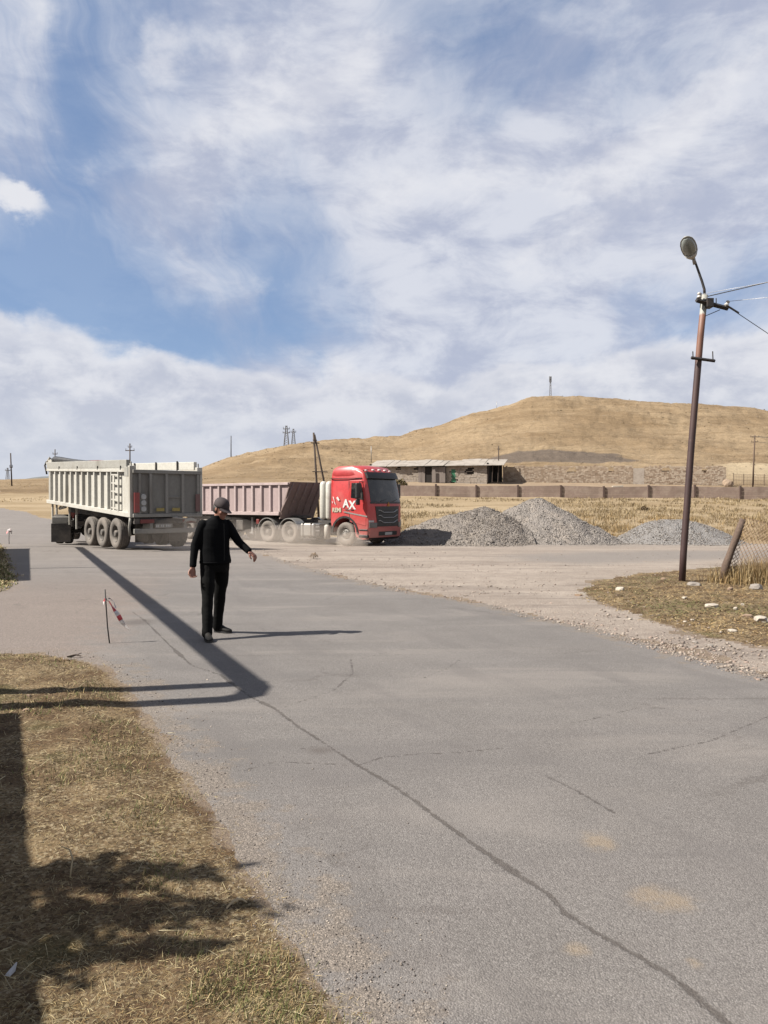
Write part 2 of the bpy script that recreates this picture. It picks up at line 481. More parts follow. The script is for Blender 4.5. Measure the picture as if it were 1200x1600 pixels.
for px_, py_, sx_, sy_, am in STAINS:
    g = G(px_, py_); stain += am * np.exp(-((GX - g.x) / sx_) ** 2 - ((GY - g.y) / sy_) ** 2)
isl = sdist(GX, GY, ISLAND); trk = sdist(GX, GY, TRACK, False)
verts = np.stack([GX, GY, GZ], -1).reshape(-1, 3)
idx = np.arange(nr * na).reshape(nr, na)
jn = np.roll(idx, -1, axis=1)
quads = np.stack([idx[:-1], idx[1:], jn[1:], jn[:-1]], -1).reshape(-1, 4)[:, ::-1]
er = e_road.ravel()[quads].mean(1); elo = e_lot.ravel()[quads].mean(1)
rq = RR.ravel()[quads].mean(1)
cls = np.where(er > 0, 0, np.where(elo > 0, 1, np.where(rq < 150, 2, 3)))
cap_ = quads  # the innermost disc is closed below
attrs = dict(dedge=np.clip(d_road, -4, 4), dlot=np.clip(d_lot, -4, 4), seam=np.clip(seam, 0, 1), crack_shade=np.clip(crack_shade, 0, 1), stain=stain, isl=np.clip(isl, -3, 3), track=np.clip(trk, 0, 9))

def ground_piece(name, sel, m):
    q = quads[sel]; u, inv = np.unique(q, return_inverse=True)
    o = np_obj(name, verts[u], inv.reshape(-1, 4), m, smooth_=True)
    for k_, a_ in attrs.items():
        at = o.data.attributes.new(k_, 'FLOAT', 'POINT'); at.data.foreach_set('value', a_.ravel()[u].astype(np.float32))
    o['kind'] = 'structure'
    return o

def attr(nt, name):
    n = nt.nodes.new('ShaderNodeAttribute'); n.attribute_name = name
    return E(nt, n.outputs['Fac'])

def m_road():
    m, nt, b = newmat('asphalt'); tc = nt.nodes.new('ShaderNodeTexCoord'); O = tc.outputs['Object']
    big = noise(nt, O, .35, 5, .6); med = noise(nt, O, 2.6, 6, .62); fine = noise(nt, O, 90, 3, .7)
    ag = E(nt, voro(nt, O, 150, 'F1', 0)); agc = sep(nt, voro(nt, O, 150, 'F1', 1))[0]
    c = mix(nt, (big * .6 + med * .4).step(.35, .65), (.222, .203, .190), (.280, .258, .244))
    c = mix(nt, agc.step(.72, .95) * .55, c, (.40, .375, .35))
    c = mix(nt, agc.step(.30, .05) * .5, c, (.115, .105, .10))
    c = mix(nt, ag.step(.45, .62) * .45, c, (.12, .108, .10))
    c = mix(nt, fine.step(.45, .70) * .38, c, (.15, .138, .13))
    gr = noise(nt, O, 38, 3, .75)
    c = mix(nt, gr.step(.52, .66) * .32, c, (.14, .128, .12))
    c = mix(nt, gr.step(.45, .32) * .28, c, (.38, .35, .33))
    px = sep(nt, O)
    # worn wheel tracks and dusty patches
    sw = noise(nt, O, .8, 5, .6, .6, (.35, 1.4, 1))
    c = mix(nt, sw.step(.50, .68) * .5, c, (.32, .288, .262))
    c = mix(nt, sw.step(.47, .30) * .5, c, (.165, .152, .146))
    tk = noise(nt, comb(nt, px[0] * .9 + px[1] * .42, px[0] * .10 - px[1] * .22, 0), 1.9, 4, .55, .35)
    c = mix(nt, tk.step(.54, .66) * .38, c, (.17, .155, .148))
    c = mix(nt, med.step(.60, .70) * .30, c, (.15, .135, .125))
    ed = attr(nt, 'dedge'); j = noise(nt, O, 3.5, 6, .7)
    dust = (ed + (j - .5) * 2.0).step(.34, .06)
    peb = (agc.step(.5, .9) * .5 + .5)
    c = mix(nt, dust * .75, c, scalecol(nt, (.40, .335, .275), peb * .95))
    # the worn, dusty driveway on the left
    side = (px[0] * -1 + (med - .5) * 2.2 - px[1] * .20).step(.95, 2.0) * px[1].step(20, 12) * px[1].step(5.5, 7.5)
    c = mix(nt, side * .75, c, scalecol(nt, (.40, .325, .28), peb))
    far = px[1].step(14, 24)
    c = mix(nt, far * .35, c, (.33, .285, .25))
    s = attr(nt, 'stain')
    rg = noise(nt, O, 9, 5, .75)
    c = mix(nt, (s * (rg * 2.2 - .1)).step(.30, 1.0) * .40, c, (.40, .295, .18))
    c = mix(nt, (s * -1 * (med + .5)).step(.12, .9) * .6, c, (.12, .10, .09))
    sm = attr(nt, 'seam'); w = noise(nt, O, 17, 6, .8); w2 = noise(nt, O, 1.6, 2, .5)
    tar = (sm - (w - .46) * .085 - w2.step(.55, .72) * .016 + (w2.step(.5, .3)) * .008).step(.013, .003)
    c = mix(nt, tar * (rg * .7 + .35), c, (.088, .075, .066))
    cr = attr(nt, 'crack_shade')
    tar_shade = (cr - (w - .5) * .085).step(.013, .003) * noise(nt, O, 1.3, 3).step(.26, .50)
    c = mix(nt, tar_shade * .75, c, (.09, .077, .07))
    hair = E(nt, voro(nt, comb(nt, px[0] + (med - .5) * .9, px[1] + (w - .5) * .3, 0), .55, 'DISTANCE_TO_EDGE', 0))
    hl = hair.step(.010, .003) * noise(nt, O, .5, 3).step(.50, .62)
    c = mix(nt, hl * .45, c, (.11, .095, .085))
    nt.links.new(c, b.inputs['Base Color']); b.inputs['Roughness'].default_value = .86; b.inputs['Specular IOR Level'].default_value = .25
    setbump(nt, b, (ag * -1.0) + fine * .5 - tar * .8 - tar_shade * .6, .55, .006)
    return m

def m_lot():
    m, nt, b = newmat('dirt'); tc = nt.nodes.new('ShaderNodeTexCoord'); O = tc.outputs['Object']
    big = noise(nt, O, .3, 5, .6, 0, (.5, 1.4, 1)); med = noise(nt, O, 2.2, 7, .68, .2); fine = noise(nt, O, 26, 5, .75)
    ag = E(nt, voro(nt, O, 30, 'F1', 0)); agc = sep(nt, voro(nt, O, 30, 'F1', 1))[0]
    c = mix(nt, big.step(.35, .65), (.355, .30, .255), (.45, .388, .33))
    c = mix(nt, med.step(.42, .66) * .5, c, (.30, .245, .205))
    c = mix(nt, agc.step(.74, .92) * ag.step(.5, .3) * .6, c, (.52, .46, .40))
    c = mix(nt, agc.step(.26, .08) * ag.step(.5, .3) * .55, c, (.19, .15, .13))
    c = mix(nt, fine.step(.5, .75) * .35, c, (.26, .21, .18))
    px = sep(nt, O)
    st = noise(nt, O, 1.1, 5, .6, .5, (.16, 1.5, 1))
    c = mix(nt, st.step(.50, .64) * .55, c, (.24, .20, .175))
    tr = attr(nt, 'track')
    c = mix(nt, (tr + (med - .5) * 3).step(3.0, .8) * .85, c, (.275, .248, .228))
    c = mix(nt, (px[1] + (med - .5) * 4).step(31, 36) * .4, c, (.30, .275, .25))
    nt.links.new(c, b.inputs['Base Color']); b.inputs['Roughness'].default_value = .95; b.inputs['Specular IOR Level'].default_value = .1
    setbump(nt, b, med * 2.5 + fine * .8 - ag * .5, .8, .02)
    return m

def m_ground():
    m, nt, b = newmat('dry_ground'); tc = nt.nodes.new('ShaderNodeTexCoord'); O = tc.outputs['Object']
    px = sep(nt, O)
    big = noise(nt, O, .6, 5, .6); med = noise(nt, O, 4, 7, .7); fine = noise(nt, O, 60, 5, .75)
    c = mix(nt, med.step(.35, .65), (.125, .083, .048), (.285, .205, .118))
    pt = noise(nt, O, 1.7, 5, .65, .3).step(.38, .60)
    c = mix(nt, fine.step(.5, .62) * (pt * .5 + .15), c, (.46, .36, .22))
    c = mix(nt, fine.step(.47, .36) * (.65 - pt * .25), c, (.065, .040, .024))
    c = mix(nt, pt.step(.45, .1) * .5, c, (.145, .088, .052))
    clod = sep(nt, voro(nt, O, 70, 'F1', 1))[0]; c = mix(nt, clod.step(.80, .9) * (pt * .6 + .1), c, (.50, .41, .27)); c = mix(nt, clod.step(.22, .1) * .6, c, (.06, .045, .028))
    c = mix(nt, noise(nt, O, 1.3, 5, .6).step(.56, .68) * .4, c, (.11, .115, .045))
    ed = attr(nt, 'dedge'); edl = attr(nt, 'dlot')
    c = mix(nt, (ed.mx(edl) + (med - .5) * .45).step(-.07, .0) * .6, c, (.34, .275, .225))
    # fields beyond the yard
    fb = noise(nt, O, .09, 6, .65, .4, (.35, 1.2, 1)); fm = noise(nt, O, .8, 6, .7, .3, (.4, 1.3, 1))
    f = mix(nt, fb.step(.38, .62), (.33, .245, .145), (.455, .355, .23))
    f = mix(nt, fm.step(.5, .68) * .55, f, (.27, .19, .10))
    f = mix(nt, fm.step(.42, .3) * .45, f, (.56, .45, .28))
    c = mix(nt, px[1].step(26, 36), c, f)
    bare = mix(nt, fm.step(.4, .6), (.40, .30, .21), (.34, .26, .19))
    c = mix(nt, (px[1] + (fb - .5) * 10).step(112, 120) * .8 * (px[0] + px[1] * .35).step(-10, 30), c, bare)
    nt.links.new(c, b.inputs['Base Color']); b.inputs['Roughness'].default_value = .95; b.inputs['Specular IOR Level'].default_value = .08
    setbump(nt, b, med * 2 + fine, .8, .02)
    return m

def m_hill():
    m, nt, b = newmat('hill_grass'); tc = nt.nodes.new('ShaderNodeTexCoord'); O = tc.outputs['Object']
    x, y, z = sep(nt, O)
    wv = noise(nt, O, .006, 5, .6)
    big = noise(nt, O, .011, 6, .6, .4); med = noise(nt, O, .05, 7, .68, .5, (.6, 1, 2.0)); fine = noise(nt, O, .35, 6, .75, .2, (.5, 1, 1.6))
    ter = noise(nt, comb(nt, x * .006, y * .012, z * .32 + (wv - .5) * 8), 1.0, 5, .7)
    c = mix(nt, big.step(.36, .64), (.315, .225, .135), (.415, .31, .195))
    c = mix(nt, med.step(.5, .66) * .55, c, (.23, .155, .088))
    c = mix(nt, med.step(.42, .28) * .4, c, (.52, .40, .25))
    c = mix(nt, ter.step(.55, .66) * .5, c, (.22, .155, .095))
    c = mix(nt, ter.step(.44, .34) * .35, c, (.50, .385, .24))
    c = mix(nt, fine.step(.50, .66) * .55, c, (.19, .135, .08))
    c = mix(nt, fine.step(.44, .30) * .40, c, (.56, .44, .29))
    vf = noise(nt, O, .9, 4, .7, .2, (.6, 1, 1.3))
    c = mix(nt, vf.step(.56, .70) * .5, c, (.15, .105, .06))
    c = mix(nt, (z + (med - .5) * 12).step(1, 12) * (x * 1 + y * -.44).step(-6, 4) * y.step(330, 300) * .7, c, (.60, .49, .33))
    # grey scree patch above the sheds
    gx = x - 80; gz = y - 345
    g = ((gx * gx) * (1 / 34 ** 2) + (gz * gz) * (1 / 36 ** 2) + (med - .5) * .8 + (fine - .5) * .6).step(1.05, .75)
    c = mix(nt, g * .85, c, (.165, .135, .115))
    nt.links.new(c, b.inputs['Base Color']); b.inputs['Roughness'].default_value = .95; b.inputs['Specular IOR Level'].default_value = .05
    setbump(nt, b, med * 3 + fine + ter * 2, .9, 1.2)
    return m

MG = m_ground()
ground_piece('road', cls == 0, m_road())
ground_piece('dirt_lot', cls == 1, m_lot())
ground_piece('ground', cls == 2, MG)
ground_piece('hills', cls == 3, m_hill())
# far ridge, blue with distance
fx = np.linspace(-2600, -600, 60); rows = []
crest = np.interp(600 + F * fx / 3400, [-320, -100, 30, 60, 90, 150, 260, 400], [744, 745, 750, 745, 743.5, 744, 750, 756])
V_ = []; 
for i, x_ in enumerate(fx):
    zc_ = CAM_H + (HORIZON - crest[i]) / F * 3400 + 2.5 * float(vnoise(x_ / 90, 0, 4, 3))
    for t_, dy_ in ((-5, -500), (zc_ * .55, -230), (zc_, 0), (zc_ * .5, 300), (-5, 700)): V_.append((x_, 3400 + dy_, t_))
F_ = [(i * 5 + j, (i + 1) * 5 + j, (i + 1) * 5 + j + 1, i * 5 + j + 1) for i in range(59) for j in range(4)]
o = np_obj('far_hills', V_, F_, mat('far_ridge', (.16, .17, .165), .9, dscale=.004), smooth_=True); o['kind'] = 'structure'
# ------------------------------------------------------------------ vehicles
DUST = (.36, .31, .265)
M_TYRE = mat('tyre_rubber', (.15, .135, .12), .9, dirt=(.29, .25, .215), dscale=2.5, damt=.95)
M_RIM = mat('rim_metal', (.33, .31, .285), .6, .25, dirt=(.14, .12, .105), dscale=5, damt=.55)
M_RIMD = mat('rim_dark', (.16, .145, .13), .7, .2, dirt=DUST, dscale=5, damt=.6)
M_CHAS = mat('chassis_metal', (.05, .047, .045), .75, .1, dirt=(.20, .17, .145), dscale=2, damt=.7)
M_BLK = mat('black_plastic', (.02, .02, .021), .5, dirt=(.12, .105, .09), dscale=3, damt=.35)
M_ALU = mat('aluminium', (.46, .45, .43), .45, .5, dirt=(.28, .245, .21), dscale=2, damt=.55)
M_WHITE = mat('white_paint', (.70, .68, .61), .5, dirt=(.40, .35, .28), dscale=1.6, damt=.4, dustlow=((.45, .40, .34), 1.3, .5, 0))
M_CHROME = mat('chrome', (.62, .62, .63), .3, .75, dirt=(.2, .18, .16), dscale=9, damt=.3)
M_RUBBER = mat('mudflap_rubber', (.06, .055, .052), .85, dirt=(.19, .165, .14), dscale=1.4, damt=.8)
M_GREYBODY = mat('dusty_white_steel', (.66, .64, .575), .6, dirt=(.34, .30, .24), dscale=1.3, damt=.5, streak=True)
M_BOARD = mat('grey_board', (.42, .41, .37), .7, dirt=(.27, .25, .21), dscale=1.2, damt=.6)
M_GATE = mat('tailgate_steel', (.26, .255, .235), .7, dirt=(.18, .165, .145), dscale=1.1, damt=.6, streak=True)
M_GATER = mat('tailgate_rib_steel', (.32, .31, .285), .7, dirt=(.19, .17, .145), dscale=1.4, damt=.5, streak=True)
M_PINK = mat('faded_red_steel', (.50, .385, .375), .7, dirt=(.33, .255, .235), dscale=1.2, damt=.5, streak=True, dustlow=((.42, .34, .30), 2.1, .5, 0))
M_PINKR = mat('faded_red_rib', (.58, .46, .445), .65, dirt=(.36, .28, .26), dscale=1.6, damt=.45, streak=True)
M_BROWN = mat('rusty_front', (.28, .20, .185), .75, dirt=(.30, .22, .19), dscale=.9, damt=.6, streak=True, bump=.02, bscale=5)
M_RED = mat('red_paint', (.60, .042, .044), .36, dirt=(.45, .15, .13), dscale=1.0, damt=.4, dustlow=((.46, .30, .26), 1.7, .55, .04), spec=.6)
M_REDROOF = mat('red_roof_paint', (.56, .06, .062), .36, dirt=(.50, .17, .16), dscale=1.0, damt=.3)
M_DRED = mat('dark_red_paint', (.22, .03, .025), .5, dirt=(.2, .12, .1), dscale=1.0, damt=.5)
M_LETTER = mat('white_lettering', (.80, .79, .76), .6)
M_BEIGE = mat('beige_lettering', (.62, .55, .42), .6)
M_YEL = mat('yellow_reflector', (.42, .33, .09), .6, dirt=(.25, .21, .13), dscale=6, damt=.5)
M_REDREF = mat('red_reflector', (.38, .07, .06), .6, dirt=(.25, .15, .13), dscale=5, damt=.5)
M_FADRED = mat('faded_reflector', (.22, .12, .11), .7)
M_PLATE = mat('number_plate', (.52, .53, .53), .5, dirt=(.3, .28, .25), dscale=6, damt=.4)
M_ORANGE = mat('orange_emblem', (.62, .26, .05), .4, .3)
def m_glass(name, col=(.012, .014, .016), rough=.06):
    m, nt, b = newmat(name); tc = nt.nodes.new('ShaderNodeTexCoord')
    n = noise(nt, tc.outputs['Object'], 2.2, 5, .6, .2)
    nt.links.new(mix(nt, n.step(.48, .66) * .6, col, (.12, .115, .105)), b.inputs['Base Color'])  # lighter blotches paint faint reflections into the glass colour
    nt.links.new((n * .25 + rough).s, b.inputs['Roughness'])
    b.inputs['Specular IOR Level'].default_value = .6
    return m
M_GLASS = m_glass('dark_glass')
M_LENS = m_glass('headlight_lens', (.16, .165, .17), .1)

def text_obj(name, body, size, m, parent, loc, rot, ext=.006, bold=.0, sx=1, shear=0):
    cu = bpy.data.curves.new(name, 'FONT'); cu.body = body; cu.size = size; cu.extrude = ext; cu.offset = bold; cu.shear = shear
    cu.resolution_u = 3
    t = bpy.data.objects.new(name + '_src', cu); COL.objects.link(t)
    bpy.context.view_layer.update()
    me = bpy.data.meshes.new_from_object(t.evaluated_get(bpy.context.evaluated_depsgraph_get()))
    bpy.data.objects.remove(t)
    o = bpy.data.objects.new(name, me); me.materials.clear(); me.materials.append(m); COL.objects.link(o)
    o.parent = parent; o.location = loc; o.rotation_euler = rot; o.scale = (sx, 1, 1)
    return o

def wheel_meshes(r, w, steer):
    t = MB(); h = w / 2
    prof = [(-h + .03, r * .56), (-h, r * .64), (-h - .008, r * .80), (-h + .008, r * .93), (-h + .035, r * .985)]
    for g in (-.6, -.2, .2, .6): prof += [(g * h - .012, r), (g * h - .008, r - .018), (g * h + .008, r - .018), (g * h + .012, r)]
    prof += [(h - .035, r * .985), (h - .008, r * .93), (h + .008, r * .80), (h, r * .64), (h - .03, r * .56)]
    n = 56; rings = []
    for a, q in prof:
        ring = []
        for k in range(n):
            th = 2 * math.pi * k / n
            qq = q - (.014 if (k % 2 and abs(a) > h * .55 and q > r * .9) else 0)
            ring.append((qq * math.cos(th), a, qq * math.sin(th)))
        rings.append(ring)
    t.loft(rings, closed=True)
    tm = t.build('tmp', M_TYRE, auto=R(50)); tyre = tm.data; bpy.data.objects.remove(tm)
    k = MB()
    if steer: pr = [(-h + .04, r * .55), (h - .03, r * .565), (h - .015, r * .55), (h - .05, r * .49), (h - .10, r * .43), (h - .05, r * .36), (h - .03, r * .24), (h - .035, r * .20), (h + .02, r * .17), (h + .03, r * .04)]
    else: pr = [(-h + .04, r * .55), (h - .03, r * .565), (h - .015, r * .55), (h - .05, r * .50), (h - .17, r * .47), (h - .19, r * .33), (h - .15, r * .27), (h - .14, r * .22), (h - .02, r * .20), (h, r * .17), (h + .005, r * .03)]
    k.lathe(pr, 'y', 40)
    zf = h - (.035 if steer else .15)
    for i in range(10):
        a = 2 * math.pi * i / 10
        c = (r * .30 * math.cos(a), zf, r * .30 * math.sin(a))
        k.lathe([(-.02, .018), (.035, .018), (.05, .012)], 'y', 6, c)
    km = k.build('tmp', M_RIM if steer else M_RIMD, auto=R(40)); rim = km.data; bpy.data.objects.remove(km)
    hm = MB()
    for i in range(10):
        a = 2 * math.pi * (i + .5) / 10
        zz = h - (.095 if steer else .178)
        hm.lathe([(0, .0335), (.006, .033)], 'y', 10, (r * .42 * math.cos(a), zz, r * .42 * math.sin(a)))  # black discs give the shade inside the rim holes
    ho = hm.build('tmp', M_BLK); hole = ho.data; bpy.data.objects.remove(ho)
    return tyre, rim, hole
WM = {}
def wheel(parent, M, x, y, side, r=.53, w=.30, steer=False, z=None):
    key = (r, w, steer)
    if key not in WM: WM[key] = wheel_meshes(r, w, steer)
    ty, ri, ho = WM[key]
    o = bpy.data.objects.new('wheel', ty); COL.objects.link(o); o.parent = parent
    rot = Matrix.Rotation(0 if side > 0 else math.pi, 4, 'Z')
    o.matrix_local = M @ Matrix.Translation((x, y, r if z is None else z)) @ rot @ Matrix.Rotation(random.random() * 6, 4, 'Y')
    q = bpy.data.objects.new('rim', ri); COL.objects.link(q); q.parent = o
    q = bpy.data.objects.new('rim_hole_disc', ho); COL.objects.link(q); q.parent = o; q['kind'] = 'stuff'
    return o

FP = [(.3, 1.38), (.42, 1.47), (.95, 1.52), (1.9, 1.50), (2.4, 1.40), (3.12, 1.22), (3.30, 1.12), (3.48, .86), (3.56, .45)]
def fx_(z, y): return np.interp(z, [a for a, b in FP], [b for a, b in FP]) - .20 * (abs(y) / 1.24) ** 3.5
def hw_(z): return 1.24 - .10 * float(smooth(2.6, 3.56, z))

def front_patch(M, y0, y1, z0, z1, off, th=.03, ny=10, nz=8, inset=None):
    """a panel bent to the cab front; inset(z) trims its half width"""
    b = MB(M); rows = []
    for side in (off, off - th):
        for j in range(nz + 1):
            z = z0 + (z1 - z0) * j / nz
            row = []
            for i in range(ny + 1):
                y = y0 + (y1 - y0) * i / ny
                if inset: y *= inset((z - z0) / (z1 - z0))
                row.append((fx_(z, y) + side, y, z))
            rows.append(row)
    n = ny + 1; vs = [p for r in rows for p in r]; off2 = (nz + 1) * n; fs = []
    for j in range(nz):
        for i in range(ny):
            a = j * n + i
            fs.append((a, a + 1, a + n + 1, a + n)); fs.append((off2 + a, off2 + a + n, off2 + a + n + 1, off2 + a + 1))
    for i in range(ny):
        fs.append((i, off2 + i, off2 + i + 1, i + 1)); a = nz * n + i; fs.append((a, a + 1, off2 + a + 1, off2 + a))
    for j in range(nz):
        a = j * n; fs.append((a, a + n, off2 + a + n, off2 + a)); a += ny; fs.append((a, off2 + a, off2 + a + n, a + n))
    b.add(vs, fs); return b

def make_tractor(root, M, paint, roof, axles, letters=False):
    # --- cab shell: side profile swept across the width, front bowed and sides drawn in at the roof
    arch = [(.70 * math.cos(a), .56 + .70 * math.sin(a)) for a in np.linspace(R(175), R(5), 12)]
    prof = [(-.86, 1.05)] + [(-.80, .95)] + arch + [(.78, .42), (1.30, .30)]
    fr = [(np.interp(z, [a for a, b in FP], [b for a, b in FP]), z) for z in np.linspace(.32, 3.28, 14)]
    top = [(.98, 3.40), (.70, 3.50), (.30, 3.55), (-.35, 3.54), (-.62, 3.44), (-.80, 3.22), (-.86, 3.0)]
    prof = prof + fr + top
    b = MB(M); rings = []
    for y in (-1.24, -1.225, -1.17, -1.0, -.6, 0, .6, 1.0, 1.17, 1.225, 1.24):
        e = {1.24: .05, 1.225: .02}.get(abs(y), 0)
        ring = []
        for x, z in prof:
            pull = .20 * (abs(y) / 1.24) ** 3.5 * smooth(.3, 1.1, x)
            cx, cz = .3, 2.0
            zz = z - (e * (1 if z > 3 else 0)); xx = x - pull - e * (1 if x > 1.2 else 0) + e * (1 if x < -.8 else 0)
            zz -= .09 * (abs(y) / 1.24) ** 4 * float(smooth(3.2, 3.5, z))
            ring.append((float(xx), y * hw_(z) / 1.24, float(zz)))
        rings.append(ring)
    b.loft(rings)
    b.build('cab_shell', paint, root, auto=R(32))
    # roof cap above the dark seam line
    for sy in (-1, 1):
        b = MB(M); b.prism([(-.84, 3.02), (.95, 3.02), (.95, 3.05), (-.84, 3.05)], sy * 1.232, sy * 1.20)
        b.build('seam_strip', M_BLK, root)
    b = MB(M); rings = []
    for x, zt, hw in ((-.84, 3.30, 1.12), (-.80, 3.50, 1.13), (-.55, 3.60, 1.14), (.30, 3.62, 1.14), (.66, 3.56, 1.12), (.88, 3.44, 1.08)):
        rings.append([(x, -hw, 3.10), (x, -hw - .035, 3.18), (x, -hw, zt - .12), (x, -hw + .10, zt - .02), (x, 0, zt + .02), (x, hw - .10, zt - .02), (x, hw, zt - .12), (x, hw + .035, 3.18), (x, hw, 3.10)])
    b.loft(rings)
    b.build('roof_cap', roof, root, auto=R(40))
    ins = lambda t: 1 - .03 * t
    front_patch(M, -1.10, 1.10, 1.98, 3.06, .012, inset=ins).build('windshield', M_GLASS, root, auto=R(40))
    front_patch(M, -1.13, 1.13, 1.90, 1.975, .018).build('windshield_cowl', M_BLK, root)
    vis = front_patch(M, -1.12, 1.12, 3.02, 3.30, .13, .12, nz=3)
    vis.build('sun_visor', M_BLK, root, auto=R(40))
    for k in range(5):
        y = -.88 + k * .44
        q = MB(M); q.sphere((.98 - .12 * abs(y) ** 3, y, 3.405 - .05 * abs(y) ** 2), .09, .085, .06, 10, 6)
        q.build('marker_lamp', mat('marker_lamp_lens', (.78, .62, .60), .3) if k == 0 and 'marker_lamp_lens' not in bpy.data.materials else bpy.data.materials['marker_lamp_lens'], root, smooth_=True)
    front_patch(M, -.88, .88, .88, 1.78, .014, .03, inset=lambda t: .86 + .14 * t).build('grille', M_BLK, root, auto=R(40))
    for k in range(3):
        z = 1.05 + k * .23; pts = []
        for y in np.linspace(-.72, .72, 13):
            zz = z + .10 * float(smooth(.38, .62, abs(y)))
            pts.append((float(fx_(zz, y)) + .03, float(y), zz))
        q = MB(M); q.tube(pts, .024, 6, flat=.7); q.build('grille_bar', M_CHROME, root, smooth_=True)
    for k in range(6):
        z = .95 + k * .13
        q = MB(M); q.tube([(float(fx_(z, y)) + .018, float(y), z) for y in np.linspace(-.8, .8, 9)], .010, 4); q.build('grille_slat', M_CHAS, root)
    q = MB(M); xq = float(fx_(1.83, 0)) + .012
    q.hexa([(xq, -.10, 1.76), (xq, .10, 1.76), (xq - .02, .10, 1.76), (xq - .02, -.10, 1.76), (xq + .02, -.06, 1.86), (xq + .02, .06, 1.86), (xq - .02, .06, 1.86), (xq - .02, -.06, 1.86)])
    q.hexa([(xq + .02, -.05, 1.865), (xq + .02, .05, 1.865), (xq - .02, .05, 1.865), (xq - .02, -.05, 1.865), (xq + .015, -.008, 1.97), (xq + .015, .008, 1.97), (xq - .02, .008, 1.97), (xq - .02, -.008, 1.97)])
    q.build('emblem', M_ORANGE, root)
    for s in (-1, 1):
        a, c = sorted((s * .80, s * 1.19))
        hl = front_patch(M, a, c, .84, 1.06, .022, .03, ny=5, nz=3).build('headlight', M_LENS, root, auto=R(40))
        front_patch(M, *sorted((s * .98, s * 1.20)), 1.08, 1.16, .018, .03, ny=4, nz=2).build('indicator_lamp', M_CHROME, root)
    front_patch(M, -1.16, 1.16, .40, .82, .02, .05, nz=4).build('bumper', paint, root, auto=R(40))
    front_patch(M, -.68, .68, .48, .66, .032, .02).build('lower_intake', M_BLK, root)
    front_patch(M, -.26, .26, .50, .62, .045, .012, ny=3, nz=2).build('number_plate', M_PLATE, root)
    front_patch(M, -1.12, 1.12, .30, .385, .0, .05).build('lower_bumper_lip', M_BLK, root)
    for k, (ya, za) in enumerate(((-.55, 2.03), (.35, 2.03))):      # wipers
        q = MB(M); q.tube([(float(fx_(2.0, ya)) + .03, ya, 2.0), (float(fx_(2.12, ya + .45)) + .03, ya + .42, 2.10)], .012, 5)
        q.build('wiper', M_BLK, root)
    for s in (-1, 1):
        Y = lambda v: s * v
        d = MB(M)
        d.prism([(.32, 1.08), (1.20, .92), (1.22, 1.9), (1.16, 2.3), (.98, 2.93), (.30, 2.93), (.20, 2.2)], Y(1.228), Y(1.255))
        door = d.build('door', paint, root, bevel=.012)
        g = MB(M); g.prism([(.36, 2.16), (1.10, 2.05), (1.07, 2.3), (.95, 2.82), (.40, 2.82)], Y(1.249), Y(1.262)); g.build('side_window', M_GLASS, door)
        g = MB(M); g.box(.36, .52, *sorted((Y(1.25), Y(1.28))), 1.60, 1.64); g.build('handle', M_BLK, door)
        g = MB(M)
        for xa, xb in ((.26, .30),): g.prism([(xa, 1.1), (xb, 1.1), (xb - .04, 2.9), (xa - .04, 2.9)], Y(1.236), Y(1.245))
        g.build('door_gap', M_BLK, root)
        # dark moulding that slopes over the wheel
        g = MB(M); g.prism([(-.05, 1.50), (1.28, 1.30), (1.28, 1.36), (-.05, 1.56)], Y(1.24), Y(1.268)); g.build('side_moulding', M_ALU, root)
        arc = MB(M)
        for i in range(11):
            a0, a1 = R(178 - i * 16.2), R(178 - (i + 1) * 16.2)
            p = lambda r_, a: (r_ * math.cos(a), .56 + r_ * math.sin(a))
            arc.prism([p(.70, a0), p(.79, a0), p(.79, a1), p(.70, a1)], Y(1.20), Y(1.275))
        arc.build('wheel_arch', M_BLK if s < 0 else M_BLK, root)
        g = MB(M); g.box(.80, 1.30, *sorted((Y(1.02), Y(1.262))), .40, .52); g.box(.82, 1.28, *sorted((Y(1.05), Y(1.262))), .70, .77)
        g.build('cab_step', M_BLK, root, bevel=.015)
        # mirrors
        g = MB(M); g.tube([(1.10, Y(1.24), 2.86), (.98, Y(1.42), 2.86), (.97, Y(1.46), 2.5)], .022, 6); g.build('mirror_arm', M_BLK, root)
        g = MB(M); g.box(.90, 1.02, *sorted((Y(1.36), Y(1.64))), 2.14, 2.80); g.box(.91, 1.0, *sorted((Y(1.38), Y(1.62))), 1.84, 2.10)
        g.build('mirror', M_BLK, root, bevel=.04, seg=3)
    if letters:
        rx = (R(90), 0, 0)
        yl = -1.262
        for ch, lx, lz, sz in (('A', -.10, 1.74, .50), ('X', .26, 1.66, .52)):
            t = text_obj('lettering', ch, sz, M_LETTER, root, (lx, yl if lx > .2 else -1.25, lz), rx, .008, .018, sx=.98)
        text_obj('lettering', 'REMI', .27, M_BEIGE, root, (-.74, -1.25, 1.52), rx, .006, .010, sx=.92)
        tr = [[(-.72, 2.22), (-.66, 2.20), (-.60, 2.02), (-.64, 2.05)], [(-.66, 2.02), (-.60, 1.98), (-.52, 1.84), (-.58, 1.88)], [(-.50, 2.16), (-.38, 2.02), (-.30, 2.06), (-.42, 2.22)], [(-.76, 2.02), (-.72, 1.98), (-.70, 1.90), (-.75, 1.94)]]
        for p in tr:
            g = MB(); g.prism(p, -1.25, -1.244); g.build('decal', M_LETTER, root)
        g = MB(); g.prism([(.02, 1.60), (.24, 1.58), (.24, 1.66), (.02, 1.68)], -1.25, -1.244); g.build('decal', M_DRED, root)
    # --- chassis
    rear = min(axles) - .85
    b = MB(M)
    for s in (-.42, .42): b.box(rear, 1.1, s - .05, s + .05, .72, .98)
